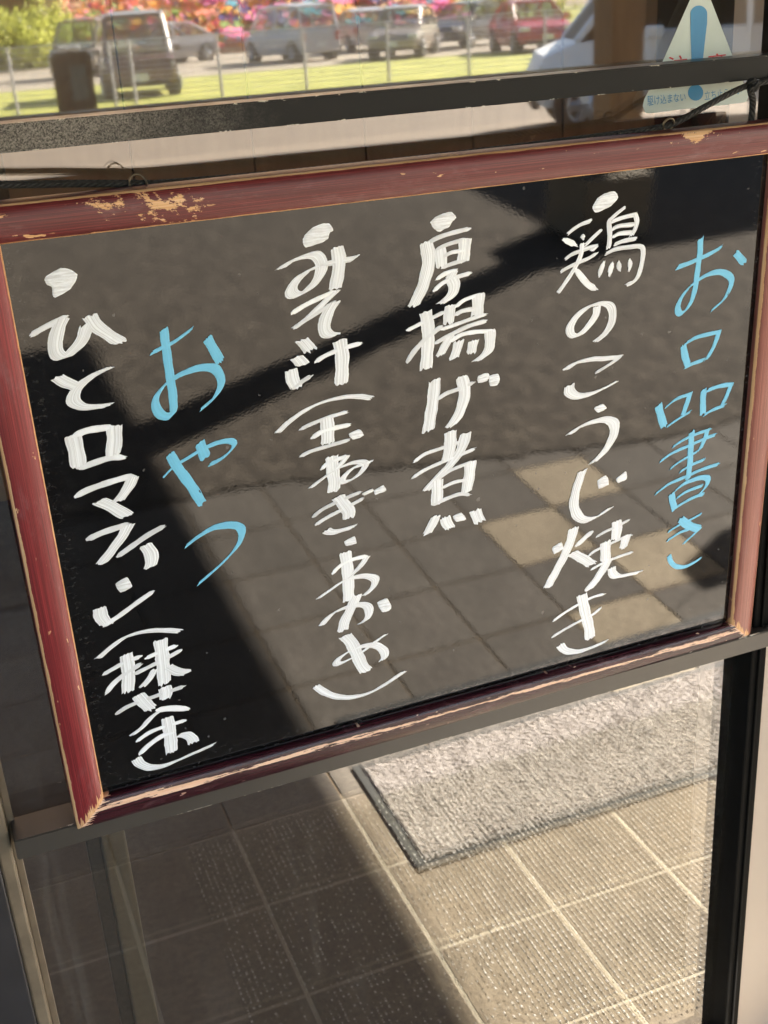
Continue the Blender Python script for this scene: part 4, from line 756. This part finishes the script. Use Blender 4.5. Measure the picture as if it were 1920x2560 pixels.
# sloping bank planted with bright flowers behind the cars
fa, fb = mirror_at((250, 60), -54.0), mirror_at((1010, 20), -54.0)
TH = math.radians(21); fl = empty('flower_bank', ((fa[0] + fb[0]) / 2, -54.0, 0.0), 'sloping bank of pink, salmon, orange and blue flowers behind the parked cars', 'flower bed')
def on_bank(x, t, h=0.0): return (x, -54.0 - t * math.cos(TH) + h * math.sin(TH), t * math.sin(TH) + h * math.cos(TH))
x0_, x1_ = fa[0] - 1, fb[0] + 4
new_obj('slope', [on_bank(x0_, 0), on_bank(x1_, 0), on_bank(x1_, 12), on_bank(x0_, 12), (x0_, -66.5, 0), (x1_, -66.5, 0)], [(0, 1, 2, 3), (3, 2, 5, 4), (0, 3, 4), (1, 5, 2)], flat('leafy_bank', (0.62, 0.40, 0.20), 0.9, 0.5, 1.2), fl)
FC = [flat('petal_' + n, c, 0.8, 0.1, 3) for n, c in (('pink', (0.85, 0.22, 0.42)), ('salmon', (0.85, 0.32, 0.22)), ('orange', (0.9, 0.45, 0.05)), ('navy', (0.05, 0.06, 0.26)), ('teal', (0.05, 0.38, 0.5)), ('green', (0.25, 0.42, 0.08)), ('red', (0.8, 0.10, 0.05)), ('magenta', (0.8, 0.12, 0.4)))]
for k in range(300):
    u = rng.uniform(0, 1); x = x0_ + u * (x1_ - x0_); t = rng.uniform(0.5, 11.2); r = rng.uniform(0.4, 0.85) if u > .3 else rng.uniform(.15, .4); a0 = rng.uniform(0, 6); n_ = int(rng.integers(5, 8)); hgt = 0.12 + k * 0.001
    wts = np.array([.1, .3, .3, .04, .04, .14, .06, .02]) if u < .35 else np.array([.30, .12, .05, .17, .10, .04, .08, .14])
    ci = int(rng.choice(8, p=wts / wts.sum())); ring = []
    for i in range(24):
        a = 2 * math.pi * i / 24; rr = r * (0.6 + 0.4 * abs(math.cos(n_ / 2 * a + a0))); ring.append(on_bank(x + rr * math.cos(a), t + rr * math.sin(a), hgt))
    ring.append(on_bank(x, t, 0.0))
    o_ = new_obj('flower', ring, [tuple(range(24))] + [(i, 24, (i + 1) % 24) for i in range(24)], FC[ci], fl)
V, F, Mi = [], [], []
for k in range(3600):
    u = rng.uniform(0, 1); x = x0_ + u * (x1_ - x0_); t = rng.uniform(0.1, 11.8); r = rng.uniform(.05, .2); p = np.array(on_bank(x, t, rng.uniform(.05, .6))); a, b = rng.normal(0, 1, 3), rng.normal(0, 1, 3); a /= np.linalg.norm(a); b -= a * (a @ b); b /= np.linalg.norm(b); i = len(V)
    V += [p - a * r, p + b * r * .7, p + a * r, p - b * r * .7]; F.append((i, i + 1, i + 2, i + 3)); Mi.append(int(rng.choice(8, p=[.24, .24, .22, .02, .04, .16, .02, .06])))
tag(new_obj('small_blossoms', V, F, None, fl, mats=FC, fmat=Mi), kind='stuff')
# bushes and a house far behind
def leafmat(name, a, b):
    m = NM(name); c = m.ramp(m.noise(m.pos(), 2.0, 4), [(0.3, a), (0.7, b)]); m.set(Base_Color=c, Roughness=0.6)
    t = m.n('ShaderNodeBsdfTranslucent'); m.l(c, t.inputs[0]); x = m.n('ShaderNodeMixShader'); x.inputs[0].default_value = 0.5
    m.l(m.p.outputs[0], x.inputs[1]); m.l(t.outputs[0], x.inputs[2]); m.l(x.outputs[0], m.o.inputs[0]); return m.m
LEAF = leafmat('yellow_green_leaf', (0.25, 0.30, 0.05), (0.62, 0.62, 0.16)); LEAF2 = leafmat('olive_leaf', (0.16, 0.19, 0.04), (0.38, 0.38, 0.10)); BARK = flat('bark', (0.06, 0.045, 0.03), 0.9)
def bush(c, rx, ry, rz, n, leaf, label, group):
    r = empty('bush', (c[0], c[1], 0), label, 'bush', group); V, F = [], []
    for k in range(n):
        d = rng.normal(0, 1, 3); d /= np.linalg.norm(d); d[2] = abs(d[2]); rr = rng.uniform(.55, 1.0) * (1 + 0.18 * math.sin(d[0] * 9 + c[0]) * math.cos(d[2] * 7))
        p = np.array([c[0] + d[0] * rx * rr, c[1] + d[1] * ry * rr, 0.1 + d[2] * rz * rr]); s_ = rng.uniform(.07, .16); a, b = rng.normal(0, 1, 3), rng.normal(0, 1, 3); a /= np.linalg.norm(a); b -= a * (a @ b); b /= np.linalg.norm(b); i = len(V)
        V += [p - a * s_, p + b * s_ * .6, p + a * s_, p - b * s_ * .6]; F.append((i, i + 1, i + 2, i + 3))
    o_ = new_obj('foliage', V, F, leaf, r); o_['kind'] = 'stuff'
    m_ = MB()
    for k in range(4): m_.tube([(c[0] + rng.uniform(-.2, .2), c[1], 0), (c[0] + rng.uniform(-.5, .5) * rx, c[1] + rng.uniform(-.3, .3), rz * .7)], [.06, .02], 6)
    o_ = m_.build('stem', BARK, r); o_['kind'] = 'stuff'
GB = 'bushes behind the car park'
for (px, yy, sz, n, lf), lab in zip((((-20, 60), -52, (2.6, 1.6, 2.1), 3000, LEAF), ((70, 60), -54, (2.4, 1.6, 2.5), 3000, LEAF), ((150, 60), -56, (2.4, 1.6, 2.3), 2500, LEAF), ((300, 40), -62, (3.4, 2, 3.0), 2500, LEAF2), ((460, 40), -62, (3.6, 2, 3.0), 2500, LEAF), ((620, 30), -64, (3.6, 2, 2.8), 2500, LEAF), ((780, 30), -64, (3.6, 2, 2.8), 2000, LEAF2), ((950, 20), -64, (3.8, 2, 2.8), 2000, LEAF2), ((1120, 10), -62, (3.8, 2, 3), 2000, LEAF2), ((1300, 0), -62, (3.8, 2, 3), 2000, LEAF2)), ('low yellow green bush at the far end beside the brown house', 'tallest yellow green bush left of the tall grey brown van', 'yellow green bush touching the tall grey brown van', 'olive bush between the grey brown van and silver wagon', 'yellow green bush behind the silver wagon', 'yellow green bush just behind the pearl white minivan', 'olive bush between pearl minivan and silver hatchback', 'olive bush behind the silver hatchback', 'olive bush behind the dark blue grey car', 'olive bush behind the red parked car')):
    p = mirror_at(px, yy); bush((p[0], yy), sz[0], sz[1], sz[2], n, lf, lab, GB)
hx = mirror_at((120, 20), -75)[0]
hs = empty('brown_house', (hx, -75, 0), 'long brown house far behind the car park', 'house')
MB().box(hx - 12, hx + 14, -83, -75, 0, 5.0).build('wall', flat('brown_house_wall', (0.16, 0.11, 0.065), 0.9, 0.1, .5), hs)
MB().add([(hx - 12.6, -83.6, 5), (hx + 14.6, -83.6, 5), (hx + 14.6, -74.4, 5), (hx - 12.6, -74.4, 5), (hx - 11, -79, 7), (hx + 13, -79, 7)], [(3, 2, 5, 4), (1, 0, 4, 5), (0, 3, 4), (2, 1, 5), (0, 1, 2, 3)]).build('roof', flat('house_roof', (0.09, 0.075, 0.065), 0.8), hs)
for k in range(5): MB().box(hx - 10 + k * 4.4, hx - 8 + k * 4.4, -74.995, -74.9, 1.2, 2.6).build('window', WINDOW, hs)
